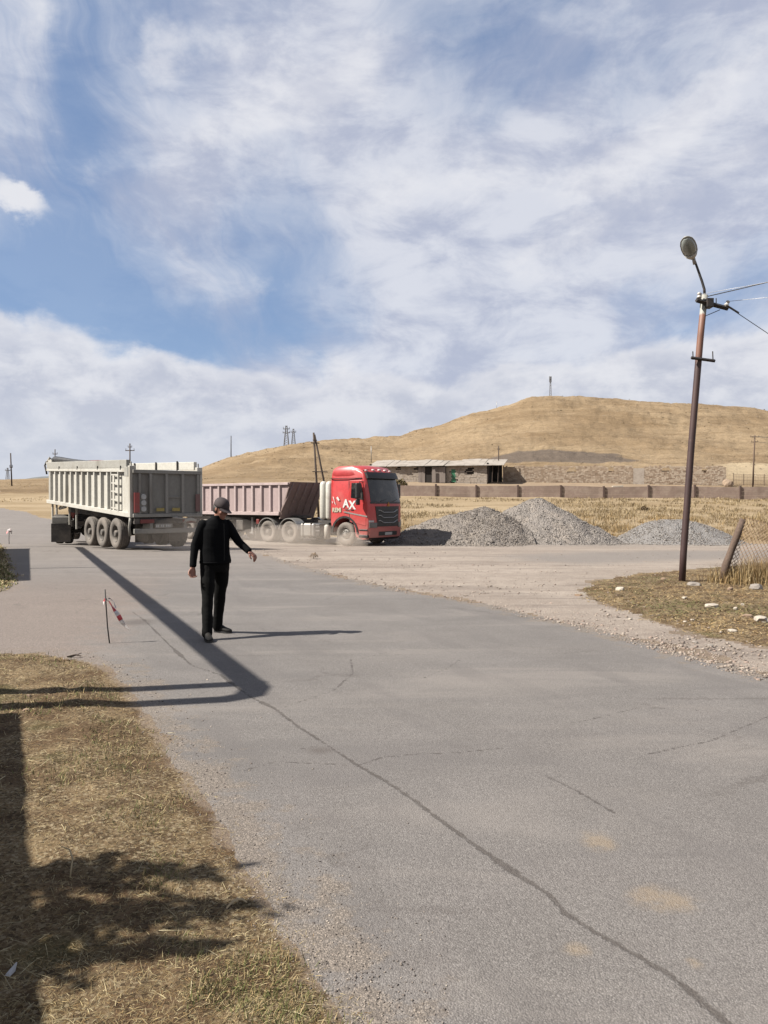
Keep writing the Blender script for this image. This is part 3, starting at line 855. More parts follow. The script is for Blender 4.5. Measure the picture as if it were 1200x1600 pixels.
    for x in np.linspace(rear + .1, -.9, 6): b.box(float(x), float(x) + .1, -.40, .40, .76, .94)
    for a in axles: b.tube([(a, -.9, .53), (a, .9, .53)], .09, 10); b.sphere((a, 0, .53), .24, .26, .24)
    b.tube([(0, -.9, .5), (0, .9, .5)], .06, 8)
    for a in axles + [0]:
        for s in (-.55, .55): b.box(a - .5, a + .5, s - .04, s + .04, .60, .70)
    b.box(-.75, 1.1, -.5, .5, .55, 1.1)
    b.build('chassis_frame', M_CHAS, root, bevel=.01, seg=1)
    q = MB(M); q.lathe([(0, .50), (.07, .52), (.10, .46)], 'z', 24, ((axles[0] + axles[-1]) / 2 + .1, 0, 1.12)); q.box(axles[0] - .4, axles[0] + .1, -.45, .45, .98, 1.12)
    q.build('fifth_wheel', M_CHAS, root)
    for s in (-1, 1):
        wheel(root, M, 0, s * 1.08, s, .53, .30, True)
        for a in axles:
            wheel(root, M, a, s * 1.06, s); wheel(root, M, a, s * .72, s)
            f = MB(M)
            y0, y1 = sorted((s * .66, s * 1.25))
            seg = 12
            for i in range(seg):
                a0, a1 = R(172 - i * 160 / seg), R(172 - (i + 1) * 160 / seg)
                p = lambda r_, t: (a + r_ * math.cos(t), .55 + r_ * math.sin(t))
                f.prism([p(.62, a0), p(.655, a0), p(.655, a1), p(.62, a1)], y0, y1)
            f.build('mudguard', M_ALU if letters else M_CHAS, root)
        f = MB(M); xb = min(axles) - .80
        f.box(xb, xb + .025, *sorted((s * .50, s * 1.24)), .10, .85)
        f.build('mudflap', M_RUBBER, root)
        f = MB(M); f.box(xb + .03, xb + .22, *sorted((s * .5, s * 1.22)), .88, 1.12); f.build('rear_lamp', M_DRED if letters else M_BOARD, root, bevel=.02)
    # fuel tank, air tank, catwalk
    b = MB(M); b.box(-2.78, -1.90, -1.22, -.55, .34, .98); b.build('fuel_tank', M_ALU, root, bevel=.10, seg=4)
    b = MB(M)
    for x in (-2.6, -2.1): b.box(x, x + .05, -1.236, -.55, .32, 1.0)
    b.box(-2.72, -1.75, -1.24, -1.0, .24, .30); b.build('tank_strap', M_CHAS, root)
    b = MB(M); b.box(-1.82, -1.56, -1.2, -.7, .38, .94); b.build('battery_box', M_BLK, root, bevel=.03)
    b = MB(M)
    b.box(-1.80, -1.55, -1.215, -1.2, .62, .66); b.build('box_strap', M_ALU, root)
    b = MB(M); b.box(-1.80, -1.55, -1.215, -1.2, .80, .84); b.build('box_strap', M_ALU, root)
    b = MB(M); b.lathe([(0, .04), (.03, .14), (.60, .14), (.66, .10), (.68, .03)], 'z', 16, (-1.24, -1.02, .26)); b.build('air_tank', M_WHITE, root, smooth_=True)
    b = MB(M); b.box(-2.78, -1.2, .55, 1.2, .34, .98); b.build('fuel_tank', M_ALU, root, bevel=.10, seg=4)
    if letters:
        for k, xc in enumerate((-1.46, -1.10)):
            for s in (-1, 1):
                b = MB(M); pr = [(0, .05), (.03, .13), (.12, .175), (1.62, .175), (1.72, .14), (1.77, .07), (1.78, .02)]
                b.lathe(pr, 'z', 20, (xc, s * 1.02, 1.15)); b.build('white_cylinder', M_WHITE, root, smooth_=True)
        b = MB(M); b.box(-1.68, -.90, -1.15, 1.15, 1.02, 1.13); b.box(-1.66, -1.62, -.8, .8, 1.1, 2.6); b.build('cylinder_rack', M_CHAS, root)

def rib_tub(root, M, fn, L, ribs, side_y, H, rib_d, m_panel, m_rib, m_rail, floor=True, x0=0, front_cut=0):
    """side walls, their ribs and rails; fn bends box coordinates to the tub's real slope"""
    for s in (1, -1):
        y0, y1 = sorted((s * (side_y - .04), s * side_y))
        b = MB(M); b.fn = fn
        b.prism([(x0, 0), (x0 + L - front_cut, 0), (x0 + L, H), (x0, H)], y0, y1)
        b.build('side_wall', m_panel, root)
        for x in ribs:
            b = MB(M); b.fn = fn
            ya, yb = s * (side_y - .005), s * (side_y + rib_d)
            b.hexa([(x - .10, ya, .06), (x + .10, ya, .06), (x + .055, yb, .12), (x - .055, yb, .12), (x - .10, ya, H - .06), (x + .10, ya, H - .06), (x + .055, yb, H - .12), (x - .055, yb, H - .12)])
            b.build('rib', m_rib, root)
        b = MB(M); b.fn = fn
        b.prism([(x0, -.06), (x0 + L - front_cut, -.06), (x0 + L - front_cut + .04, .10), (x0, .10)], s * (side_y - .06), s * (side_y + rib_d + .02))
        b.build('bottom_rail', m_rail, root, bevel=.01, seg=1)
        b = MB(M); b.fn = fn
        b.box(x0, x0 + L, *sorted((s * (side_y - .06), s * (side_y + rib_d + .02))), H - .10, H + .02)
        b.build('top_rail', m_rail, root, bevel=.01, seg=1)

# ---- red tractor with the faded red tipper trailer
hd = math.atan2(-.6, .8)
rc = Vector((-1.73, 34.5)) - 1.2 * Vector((-.6, -.8))
red = thing('tipper_truck', 'red semi truck with AX lettering pulling a faded pink ribbed tipper trailer', 'truck', (rc.x, rc.y, -.36), hd)
I4 = Matrix.Identity(4)
make_tractor(red, I4, M_RED, M_REDROOF, [-3.5, -4.95], True)
TL = 8.4; TX = -11.9
fnr = lambda v: (v.x, v.y, 1.38 + v.z)
rib_tub(red, I4, fnr, TL, [TX + .35 + .62 * k for k in range(13)], 1.17, 1.50, .09, M_PINK, M_PINKR, M_PINKR, x0=TX, front_cut=.62)
b = MB(); b.box(TX, TX + TL - .65, -1.13, 1.13, 1.36, 1.42); b.build('tub_floor', M_PINK, red)
b = MB(); b.hexa([(TX + TL - .60, -1.2, 1.15), (TX + TL - .60, 1.2, 1.15), (TX + TL - .66, 1.2, 1.15), (TX + TL - .66, -1.2, 1.15), (TX + TL + .10, -1.2, 2.93), (TX + TL + .10, 1.2, 2.93), (TX + TL + .04, 1.2, 2.93), (TX + TL + .04, -1.2, 2.93)])
b.build('front_wall', M_BROWN, red)
# slanted tarpaulin folds hanging over the front wall
for k in range(5):
    ya = -1.0 + k * .5
    b = MB(); b.tube([(TX + TL + .10, ya, 2.90), (TX + TL - .10, ya - .10, 2.35), (TX + TL - .36, ya - .22, 1.75), (TX + TL - .52, ya - .25, 1.4)], [.05, .08, .06, .03], 6, flat=.5); b.build('tarpaulin_fold', M_BROWN, red, smooth_=True)
b = MB(); b.box(TX, TX + .06, -1.2, 1.2, 1.3, 2.85); b.build('tailgate', M_PINK, red)
b = MB()
for s in (-.5, .5): b.box(TX + .1, -4.2, s - .06, s + .06, 1.0, 1.34)
b.box(-5.0, -3.6, -.45, .45, 1.16, 1.3)
for a in (-10.9, -9.6, -8.3): b.tube([(a, -.9, .53), (a, .9, .53)], .08, 8)
b.build('trailer_frame', M_CHAS, red, bevel=.01, seg=1)
for s in (-.75, .75):
    b = MB(); b.box(-6.5, -6.38, s - .06, s + .06, .45, 1.2); b.box(-6.56, -6.32, s - .12, s + .12, .38, .45); b.build('landing_leg', M_ALU, red)
b = MB(); b.box(-7.3, -6.8, -1.1, -.5, .55, 1.05); b.build('tool_box', M_CHAS, red, bevel=.03)
b = MB(); b.tube([(-4.3, 0, 1.2), (-3.75, 0, 2.5)], .12, 12); b.build('hydraulic_ram', M_CHAS, red)
for a in (-10.9, -9.6, -8.3):
    for s in (-1, 1): wheel(red, I4, a, s * 1.05, s, .53, .38)

# ---- grey-white tipper seen from behind
gh = math.atan2(.77, -.64)
grey = thing('tipper_truck', 'dusty white ribbed tipper trailer truck seen from behind with dark tailgate', 'truck', (-7.37, 26.1, 0), gh)
def fng(v):
    zb = 1.17 + .050 * v.x; zt = 2.71 + .032 * v.x
    return (v.x, v.y, zb + v.z * (zt - zb) / 1.54)
GL = 9.1
rib_tub(grey, I4, fng, GL, [2.15 + .655 * k for k in range(11)], 1.17, 1.54, .10, M_GREYBODY, M_GREYBODY, M_GREYBODY)
b = MB(); b.fn = fng; b.box(.05, GL, -1.13, 1.13, -.03, .03); b.build('tub_floor', M_GREYBODY, grey)
b = MB(); b.fn = fng; b.box(GL - .05, GL + .02, -1.2, 1.2, -.05, 1.9); b.build('front_wall', M_GREYBODY, grey, bevel=.03)
for s in (1, -1):
    b = MB(); b.fn = fng; b.box(.35, GL + .05, *sorted((s * 1.15, s * 1.27)), 1.57, 1.86); b.build('side_board', M_BOARD if s > 0 else M_WHITE, grey, bevel=.015)
    b = MB(); b.fn = fng; b.box(-.02, .16, *sorted((s * 1.10, s * 1.30)), -.05, 1.66); b.build('corner_post', M_GREYBODY, grey, bevel=.02)
    b = MB(); b.fn = fng
    b.tube([(.10, s * 1.2, 1.6), (.12, s * 1.2, 1.80)], .03, 6); b.box(.10, .42, *sorted((s * 1.24, s * 1.32)), 1.30, 1.62); b.build('tailgate_hinge', M_BOARD, grey, bevel=.02)
for x in (.8, 3.0, 5.2, 7.4):
    b = MB(); b.fn = fng; b.box(x, x + .05, 1.265, 1.30, 1.52, 1.66); b.build('board_bracket', M_CHAS, grey)
for k, x in enumerate((1.6, 3.5, 5.6)):
    b = MB(); b.fn = fng; b.box(x, x + .05, -1.14, -1.09, 1.55, 1.90 - .02 * k); b.build('tarpaulin_hoop', M_CHAS, grey)
# ladder
b = MB(); b.fn = fng
for x in (1.06, 1.72): b.box(x - .03, x + .03, 1.24, 1.29, .06, 1.48)
lad = b.build('ladder', M_GREYBODY, grey)
for k in range(5):
    b = MB(); b.fn = fng; b.box(1.06, 1.72, 1.25, 1.285, .16 + k * .29, .21 + k * .29); b.build('rung', M_GREYBODY, lad)
# rolled black tarpaulin and its front bow
b = MB(); b.fn = fng
pts = [(GL - .3 - i * .7, 1.0 - .01 * i, 1.99 - .018 * i - .07 * math.sin(i / 10 * math.pi)) for i in range(11)]
b.tube(pts, [.16, .15, .13, .11, .095, .08, .07, .065, .06, .055, .05], 10, flat=1.0); b.build('rolled_tarpaulin', M_BLK, grey, smooth_=True)
b = MB(); b.fn = fng
b.tube([(GL - .05, 1.18, 1.6), (GL + .22, 1.2, 1.85), (GL + .1, 1.12, 2.08), (GL + .1, 1.0, 1.95), (GL + .1, -1.0, 1.95)], .055, 8); b.box(GL - .4, GL + .12, .95, 1.2, 1.8, 1.98)
b.build('tarpaulin_bow', M_GREYBODY, grey, smooth_=False)
b = MB(); b.fn = fng; b.tube([(GL + .2, 1.22, 1.9), (GL + .32, 1.26, 1.7), (GL + .2, 1.24, 1.45), (GL + .26, 1.2, 1.3)], .035, 6); b.build('winding_handle', M_CHAS, grey)
# tailgate
b = MB(); b.box(-.05, 0, -1.20, 1.20, 1.16, 2.68); gate = b.build('tailgate', M_GATE, grey)
for y in (1.0, .62, .06, -.52, -1.08):
    b = MB(); w_ = .05 if abs(y) > .9 else .065
    b.hexa([(-.045, y - w_, 1.22), (-.045, y + w_, 1.22), (-.13, y + w_ * .7, 1.25), (-.13, y - w_ * .7, 1.25), (-.045, y - w_, 2.6), (-.045, y + w_, 2.6), (-.13, y + w_ * .7, 2.57), (-.13, y - w_ * .7, 2.57)]); b.build('gate_rib', M_GATER, gate)
for z0, z1 in ((2.58, 2.70), (1.12, 1.24)):
    b = MB(); b.box(-.13, -.04, -1.22, 1.22, z0, z1); b.build('gate_rail', M_GATER, gate, bevel=.015)
b = MB(); b.box(-.10, -.05, -.46, .0, 1.78, 1.81); b.build('gate_rail', M_GATER, gate)
b = MB(); b.box(-.15, -.12, 1.02, 1.20, 1.28, 1.94); b.build('marker_board', M_REDREF, grey)
b = MB(); b.box(-.145, -.12, .78, .99, 1.28, 1.92); wb = b.build('marker_board', M_GATE, grey)
for k in range(3):
    b = MB(); b.lathe([(-.02, .085), (.0, .095), (.012, .08)], 'x', 16, (-.155, .885, 1.40 + k * .20)); b.build('disc', M_PLATE, wb)
b = MB(); b.box(-.15, -.12, -1.14, -.98, 1.30, 1.90); b.build('marker_board', M_FADRED, grey)
for y in (.30, -.26):
    b = MB(); b.box(-.145, -.12, y - .14, y + .14, 1.32, 1.43); b.build('reflector', M_YEL, grey)
b = MB(); b.tube([(-.14, -.30, 1.14), (-.22, -.1, 1.10), (-.30, -.55, 1.06)], .03, 6); b.build('gate_latch', M_ALU, grey)
# frame, running gear
b = MB()
for s in (-.5, .5): b.hexa([(0, s - .07, .86), (0, s + .07, .86), (8.6, s + .07, 1.2), (8.6, s - .07, 1.2), (0, s - .07, 1.16), (0, s + .07, 1.16), (8.6, s + .07, 1.52), (8.6, s - .07, 1.52)])
for a in (1.5, 2.81, 4.12):
    b.tube([(a, -.9, .54), (a, .9, .54)], .085, 8)
    for s in (-.62, .62): b.box(a - .5, a + .5, s - .05, s + .05, .62, .74); b.box(a - .1, a + .1, s - .08, s + .08, .6, .95)
b.box(5.2, 5.9, -.55, .55, .7, 1.15)
b.build('trailer_frame', M_CHAS, grey, bevel=.01, seg=1)
b = MB(); b.box(-.10, .06, -1.18, 1.18, .90, 1.08); b.build('rear_crossbeam', M_CHAS, grey, bevel=.01)
b = MB(); b.box(-.16, -.04, -1.20, 1.20, .58, .74)
for s in (-.6, .6): b.box(-.12, .5, s - .05, s + .05, .6, .95)
b.build('underrun_bar', M_GATE, grey, bevel=.015)
for y in (.75, -.75):
    b = MB(); b.box(-.14, -.09, y - .24, y + .24, .92, 1.05); b.build('rear_lamp', M_DRED, grey, bevel=.01)
b = MB(); b.box(-.20, -.165, -.10, .50, .76, .90); np_ = b.build('number_plate', M_GATE, grey)
for k in range(9):
    if k in (2, 5): continue
    b = MB(); b.box(-.206, -.20, .44 - k * .058, .475 - k * .058, .79, .87); b.build('plate_mark', M_PLATE, np_)
b = MB(); b.tube([(-.1, -1.0, .98), (-.12, -.8, 1.03), (-.12, -.62, .99), (-.1, -.55, .9)], .06, 8); b.build('lamp_guard', M_BOARD, grey, smooth_=True)
b = MB(); b.tube([(.12, 1.22, 1.16), (.05, 1.27, .95), (.12, 1.27, .80), (.10, 1.25, .50)], [.05, .05, .04, .05], 7); b.build('air_hose', M_BOARD, grey, smooth_=True)
for a in (1.5, 2.81, 4.12):
    for s in (-1, 1): wheel(grey, I4, a, s * 1.05, s, .54, .38)
for s in (-.85, .85):
    b = MB(); b.box(.72, .74, *sorted((s * .45, s * .98)), .25, .86); b.build('mudflap', M_RUBBER, grey)
for x, zz in ((6.35, .35), (7.2, .5)):
    for s in (-.95, .95):
        b = MB(); b.box(x - .03, x + .03, s - .03, s + .03, zz + .2, 1.35); b.build('landing_leg', M_GREYBODY, grey)
b = MB(); b.tube([(7.7, .95, 1.42), (8.3, 1.0, 1.35), (8.5, .9, 1.40)], .06, 8); b.build('air_hose', M_GREYBODY, grey)
b = MB()
b.box(8.85, 8.93, 1.08, 1.14, .95, 1.6); b.box(8.3, 8.38, 1.08, 1.14, .95, 1.6); b.build('landing_leg', M_GREYBODY, grey)
MT = Matrix.Translation((7.9, 0, -.10)) @ Matrix.Rotation(R(-28), 4, 'Z') @ Matrix.Translation((-3.3, 0, 0)) 
MT = Matrix.Translation((7.9, 0, -.10)) @ Matrix.Rotation(R(-28), 4, 'Z') @ Matrix.Translation((3.4, 0, 0))
make_tractor(grey, MT, M_DRED, M_DRED, [-3.55], False)
# ------------------------------------------------------------------ the man
def voxel(mb, name, m, parent, vs, it=3, fold=0, fs=9.0):
    o = mb.build(name, m, None)
    md = o.modifiers.new('r', 'REMESH'); md.mode = 'VOXEL'; md.voxel_size = vs; md.use_smooth_shade = True
    sm = o.modifiers.new('s', 'SMOOTH'); sm.iterations = it; sm.factor = .6
    bpy.context.view_layer.update()
    me = bpy.data.meshes.new_from_object(o.evaluated_get(bpy.context.evaluated_depsgraph_get()))
    bpy.data.objects.remove(o)
    n = len(me.vertices); co = np.empty(n * 3, np.float32); me.vertices.foreach_get('co', co); co = co.reshape(-1, 3)
    if fold:
        nn = np.empty(n * 3, np.float32); me.vertices.foreach_get('normal', nn); nn = nn.reshape(-1, 3)
        ang = np.arctan2(co[:, 1], co[:, 0])
        f = vnoise(co[:, 0] * fs + co[:, 2] * 3, co[:, 2] * fs * 1.5 + co[:, 1] * fs, 5, 3)
        co = co + nn * (f * fold)[:, None]; me.vertices.foreach_set('co', co.ravel())
    me.polygons.foreach_set('use_smooth', np.ones(len(me.polygons), bool))
    q = bpy.data.objects.new(name, me); COL.objects.link(q); q.parent = parent
    me.materials.clear(); me.materials.append(m)
    return q
M_SKIN = mat('skin', (.36, .16, .105), .55, dirt=(.26, .10, .07), dscale=14, damt=.3)
M_CLOTH = mat('black_cloth', (.0055, .006, .007), .9, dscale=9, spec=.08, bump=.004, bscale=120)
M_TROUS = mat('black_trousers', (.0065, .0065, .0065), .88, dscale=9, spec=.1, bump=.004, bscale=100)
M_CAP = mat('dark_cap', (.055, .038, .040), .85, dirt=(.025, .02, .022), dscale=12, damt=.5)
M_HAIR = mat('dark_hair', (.020, .013, .010), .7, bump=.004, bscale=220)
M_SHOE = mat('black_shoe', (.016, .015, .014), .7, dirt=(.07, .06, .05), dscale=10, damt=.3, spec=.2)
man = thing('person', 'man in black clothes and dark cap walking on the road, one arm reaching out', 'person', (-2.087, 9.47, 0))
XB = Vector((.87, .5, 0)); YB = Vector((.5, -.87, 0))
def ell(c, z, a, b, n=24, X=XB, Y=YB, dz=0):
    return [Vector((c[0], c[1], z)) + X * a * math.cos(t) + Y * b * math.sin(t) + Vector((0, 0, dz * math.cos(t))) for t in np.linspace(0, 2 * math.pi, n, endpoint=False)]
def limb(mb, pts, rad, n=14): mb.tube(pts, rad, n); [mb.sphere(p, r * .99, r * .99, r * .99, 12, 8) for p, r in zip(pts, rad)]
RS, RE, RW = (-.128, -.075, 1.385), (-.222, -.10, 1.13), (-.232, -.155, .90)
LS, LE, LW = (.135, .075, 1.385), (.285, .05, 1.165), (.415, -.01, 1.062)
RH, RK, RA = (-.075, -.05, .90), (-.055, -.165, .475), (-.041, -.245, .09)
LH, LK, LA = (.075, .05, .90), (.022, .16, .475), (-.036, .30, .09)
# hands: palm slab, four bent fingers and a thumb
def hand(mb, W_, dirn, side, thumb, curl):
    d = Vector(dirn).normalized(); s = Vector(side); s = (s - d * s.dot(d)).normalized(); nrm = d.cross(s)
    if curl < 0: nrm = -nrm; curl = -curl
    w = Vector(W_)
    rings = []
    for t, a, b in ((-.03, .030, .024), (.01, .031, .021), (.045, .042, .018), (.085, .044, .016), (.098, .038, .012)):
        c = w + d * t
        rings.append([c + s * a * math.cos(q) + nrm * b * math.sin(q) for q in np.linspace(0, 2 * math.pi, 14, endpoint=False)])
    mb.loft(rings)
    for k, L in enumerate((.070, .080, .076, .058)):
        off = -.033 + .022 * k
        p = w + d * .085 + s * off; pts = [p]; a = .25 * curl; q = p
        for j, f in enumerate((.42, .32, .26)):
            a += curl * (.55 if j else .35) * (1 + .12 * k)
            q = q + (d * math.cos(a) + nrm * math.sin(a)) * L * f + s * (off * .12) * f; pts.append(q)
        mb.tube(pts, [.0100, .0095, .0088, .0070], 8); mb.sphere(q, .007, .007, .007, 8, 6)
    t0 = w + d * .02 + s * thumb * .028
    mb.tube([t0, t0 + d * .035 + s * thumb * .026 + nrm * .01, t0 + d * .062 + s * thumb * .030 + nrm * .024, t0 + d * .082 + s * thumb * .022 + nrm * .034], [.014, .012, .0105, .008], 8)
b = MB()
b.loft([ell((.0, 0), z, a, c) for z, a, c in ((.84, .13, .09), (.95, .155, .11), (1.08, .14, .10), (1.25, .165, .11), (1.36, .165, .095), (1.42, .11, .07), (1.45, .058, .055))])
b.tube([(.02, .0, 1.40), (.045, -.005, 1.47), (.075, -.015, 1.55)], [.062, .056, .058], 14)
limb(b, [RS, RE, RW], [.052, .038, .028]); limb(b, [LS, LE, LW], [.052, .038, .028])
limb(b, [RH, RK, RA], [.078, .052, .04]); limb(b, [LH, LK, LA], [.078, .052, .04])
hand(b, (-.232, -.165, .865), (-.02, -.12, -1), (.75, .6, -.1), -1, 1.0)
hand(b, (.425, -.018, 1.052), (.80, -.25, -.62), (.35, .9, .1), -1, -.75)
# head, looking down to the right
FH = Vector((.86, -.50, 0)).normalized(); HM = Matrix.Translation((.088, -.022, 1.585)) @ Matrix((( FH.y * -1, FH.x, 0, 0), (FH.x, FH.y, 0, 0), (0, 0, 1, 0), (0, 0, 0, 1))).to_4x4()
right = Vector((-FH.y * -1, 0, 0))
ax = Vector((FH.y, -FH.x, 0))            # to his right
HM = Matrix.Translation((.080, -.018, 1.583)) @ Matrix(((ax.x, FH.x, 0, 0), (ax.y, FH.y, 0, 0), (0, 0, 1, 0), (0, 0, 0, 1))) @ Matrix.Rotation(R(-24), 4, 'X')
h = MB(HM)
prof = [(-.115, .030, .035, .055), (-.105, .040, .052, .048), (-.080, .056, .070, .030), (-.045, .066, .084, .012), (0, .073, .094, 0), (.04, .076, .097, -.004), (.08, .070, .088, -.008), (.105, .050, .066, -.010), (.120, .020, .03, -.01)]
h.loft([[(a * math.cos(t), cy + c * math.sin(t), z) for t in np.linspace(0, 2 * math.pi, 24, endpoint=False)] for z, a, c, cy in prof])
h.tube([(0, .088, .025), (0, .104, -.005), (0, .113, -.030), (0, .098, -.042)], [.009, .011, .015, .010], 8)       # nose
h.sphere((0, .082, -.068), .026, .014, .008, 12, 6); h.sphere((0, .081, -.080), .022, .013, .008, 12, 6)             # lips
h.sphere((0, .080, -.103), .022, .018, .014)                                                                         # chin
for s in (-1, 1):
    h.sphere((s * .031, .083, .020), .022, .012, .007, 12, 6)      # brow
    h.sphere((s * .074, -.006, -.012), .009, .020, .030)           # ear
    h.sphere((s * .030, .082, .003), .013, .009, .008, 10, 6)      # eyelid
    h.sphere((s * .045, .062, -.03), .022, .022, .02)              # cheek
b.v += h.v; off = len(b.v) - len(h.v); b.f += [[i + off for i in f] for f in h.f]; b.mi += h.mi
voxel(b, 'body', M_SKIN, man, .0048, 3)
for s in (-1, 1):
    e = MB(HM); e.sphere((s * .030, .0895, .0015), .0095, .004, .0045, 10, 6); e.build('eye', M_BLK, man, smooth_=True)
# jacket
b = MB()
b.loft([ell(c, z, a, d_) for c, z, a, d_ in (((.005, 0), .915, .188, .140), ((.005, 0), .935, .196, .150), ((0, 0), 1.02, .186, .140), ((0, 0), 1.12, .182, .138), ((0, 0), 1.24, .182, .140), ((0, 0), 1.33, .182, .132), ((.005, 0), 1.395, .155, .112), ((.012, 0), 1.435, .125, .092), ((.022, 0), 1.462, .082, .080), ((.035, -.006), 1.495, .072, .074))])
limb(b, [RS, RE, RW], [.064, .052, .045]); b.tube([RW, (-.232, -.162, .872)], [.047, .042], 14)
limb(b, [LS, LE, LW], [.064, .052, .044]); b.tube([LW, (.430, -.018, 1.048)], [.046, .040], 14)
voxel(b, 'jacket', M_CLOTH, man, .009, 4, .010, 5)
b = MB(); b.tube([(.14, -.125, 1.40), (.15, -.15, 1.2), (.15, -.155, .95)], .006, 5); b.build('jacket_zip', M_CLOTH, man)
b = MB()
for z0, z1, a, c in ((.905, .935, .192, .146),): b.loft([ell((.005, 0), z0, a, c), ell((.005, 0), z1, a + .006, c + .004)])
b.build('waistband', M_CLOTH, man, smooth_=True)
# trousers
b = MB()
b.loft([ell((.003, 0), z, a, c) for z, a, c in ((.80, .150, .105), (.86, .172, .128), (.94, .172, .130), (.99, .160, .12))])
limb(b, [RH, (-.066, -.11, .68), RK, (-.048, -.215, .25), (-.043, -.245, .075)], [.098, .088, .072, .066, .064])
limb(b, [LH, (.055, .10, .68), LK, (-.006, .24, .25), (-.034, .295, .075)], [.098, .088, .072, .066, .064])
voxel(b, 'trousers', M_TROUS, man, .009, 3, .020, 6)
# shoes
for heel, toe in (((-.055, -.205), (.035, -.44)), ((-.075, .325), (.160, .215))):
    hv, tv = Vector(heel), Vector(toe); d = (tv - hv).normalized(); s = Vector((-d.y, d.x)); L = (tv - hv).length
    b = MB(); rings = []
    for t, w_, ht in ((0, .028, .06), (.06, .038, .085), (.25, .040, .10), (.45, .038, .085), (.62, .046, .062), (.80, .046, .05), (.93, .034, .04), (1, .012, .03)):
        c = hv + d * L * t; rings.append([(c.x + s.x * w_ * math.cos(q), c.y + s.y * w_ * math.cos(q), .012 + ht * .5 + ht * .5 * math.sin(q)) for q in np.linspace(0, 2 * math.pi, 16, endpoint=False)])
    b.loft(rings); sh = b.build('shoe', M_SHOE, man, smooth_=True)
    b = MB(); rings = []
    out = []
    for t, w_ in ((0, .025), (.06, .040), (.3, .041), (.5, .039), (.65, .048), (.82, .047), (.94, .033), (1.01, .01)): out.append((hv + d * L * t, w_))
    loop = [c + s * w_ for c, w_ in out] + [c - s * w_ for c, w_ in reversed(out)]
    b.loft([[(p.x, p.y, z) for p in loop] for z in (.002, .024)]); b.build('sole', M_BLK, sh)
# cap and hair
c = MB(HM)
rings = []
for z, k in ((.018, 1.0), (.045, 1.02), (.075, .98), (.105, .82), (.125, .55), (.136, .2)):
    rings.append([(.083 * k * math.cos(t), -.004 + .104 * k * math.sin(t), z) for t in np.linspace(0, 2 * math.pi, 24, endpoint=False)])
c.loft(rings); cap = c.build('cap', M_CAP, man, smooth_=True)
c = MB(HM); top = []; bot = []
for t in np.linspace(R(28), R(152), 13):
    e = max(0, math.sin(t) - math.sin(R(28))) / (1 - math.sin(R(28)))
    top.append(((.080 * math.cos(t), .098 * math.sin(t), .030), (.086 * math.cos(t), .090 * math.sin(t) + .082 * e ** .6, .022 - .018 * abs(math.cos(t)) - .008 * e)))
n = len(top); vs = [Vector(p) for pr in top for p in pr] + [Vector(p) - Vector((0, 0, .006)) for pr in top for p in pr]; fs = []
for i in range(n - 1):
    a = 2 * i; fs += [(a, a + 1, a + 3, a + 2), (2 * n + a, 2 * n + a + 2, 2 * n + a + 3, 2 * n + a + 1), (a + 1, 2 * n + a + 1, 2 * n + a + 3, a + 3), (a, a + 2, 2 * n + a + 2, 2 * n + a)]
fs += [(0, 2 * n, 2 * n + 1, 1), (2 * n - 2, 2 * n - 1, 4 * n - 1, 4 * n - 2)]
c.add(vs, fs); c.build('brim', M_CAP, cap, smooth_=False)
c = MB(HM); rings = []
for z, k in ((-.070, .80), (-.045, .98), (-.01, 1.03), (.025, 1.03)):
    rings.append([(.078 * k * math.cos(t), -.012 + .092 * k * math.sin(t) * .98, z) for t in np.linspace(R(165), R(375), 20)])
ri = [[(x * .9, y * .9, z) for x, y, z in r_] for r_ in rings]
c.loft([a + b_[::-1] for a, b_ in zip(rings, ri)]); c.build('hair', M_HAIR, man, smooth_=True)

# ------------------------------------------------------------------ street lamp
M_POLE = None
def m_pole():
    m, nt, b = newmat('pole_paint'); tc = nt.nodes.new('ShaderNodeTexCoord'); O = tc.outputs['Object']
    n = noise(nt, O, 2.5, 6, .65, .3, (1, 1, .3)); f = noise(nt, O, 16, 4, .6)
    z = sep(nt, O)[2]
    c = mix(nt, n.step(.4, .62), (.050, .022, .022), (.085, .042, .036))
    c = mix(nt, f.step(.58, .72) * .5, c, (.15, .08, .06))
    rust = mix(nt, n.step(.35, .6), (.27, .12, .075), (.18, .085, .055))
    c = mix(nt, (z + (n - .5) * .7).step(4.42, 4.62), c, rust)
    c = mix(nt, ((z - 4.62 + (f - .5) * .1).abs()).step(.14, .06) * n.step(.52, .62), c, (.55, .42, .36))
    c = mix(nt, (z + (n - .5) * .2).step(5.40, 5.46), c, (.42, .42, .38))
    nt.links.new(c, b.inputs['Base Color']); b.inputs['Roughness'].default_value = .6
    return m
M_IRON = mat('dark_iron', (.03, .026, .025), .65, dirt=(.12, .07, .05), dscale=8, damt=.4)
M_PORC = mat('white_porcelain', (.68, .66, .62), .25, dirt=(.4, .36, .3), dscale=14, damt=.4)
M_WOOD = mat('weathered_wood', (.13, .085, .062), .9, dirt=(.24, .17, .125), dscale=2.5, damt=.7, streak=True, bump=.012, bscale=26)
M_DWOOD = mat('dark_pole_wood', (.075, .05, .038), .9, dirt=(.12, .085, .06), dscale=2, damt=.6, streak=True)
M_FAR = mat('hazed_steel', (.20, .195, .20), .8); M_WIRE = mat('black_wire', (.03, .03, .032), .6); M_AWIRE = mat('bare_wire', (.62, .62, .63), .4, .3)  # distant steel is greyed, haze painted into its colour
g = G(1065, 911)
lampo = thing('street_lamp', 'leaning dark maroon street lamp pole on the dry grass at right', 'street lamp', (g.x, g.y, g.z))
def LP(px, py, dy=0): return P(px, py, g.y + dy) - Vector((g.x, g.y, g.z))
b = MB(); b0 = Vector((0, 0, -.15)); t0 = LP(1101, 461)
mid = (b0 * .5 + t0 * .5) + Vector((-.03, 0, 0))
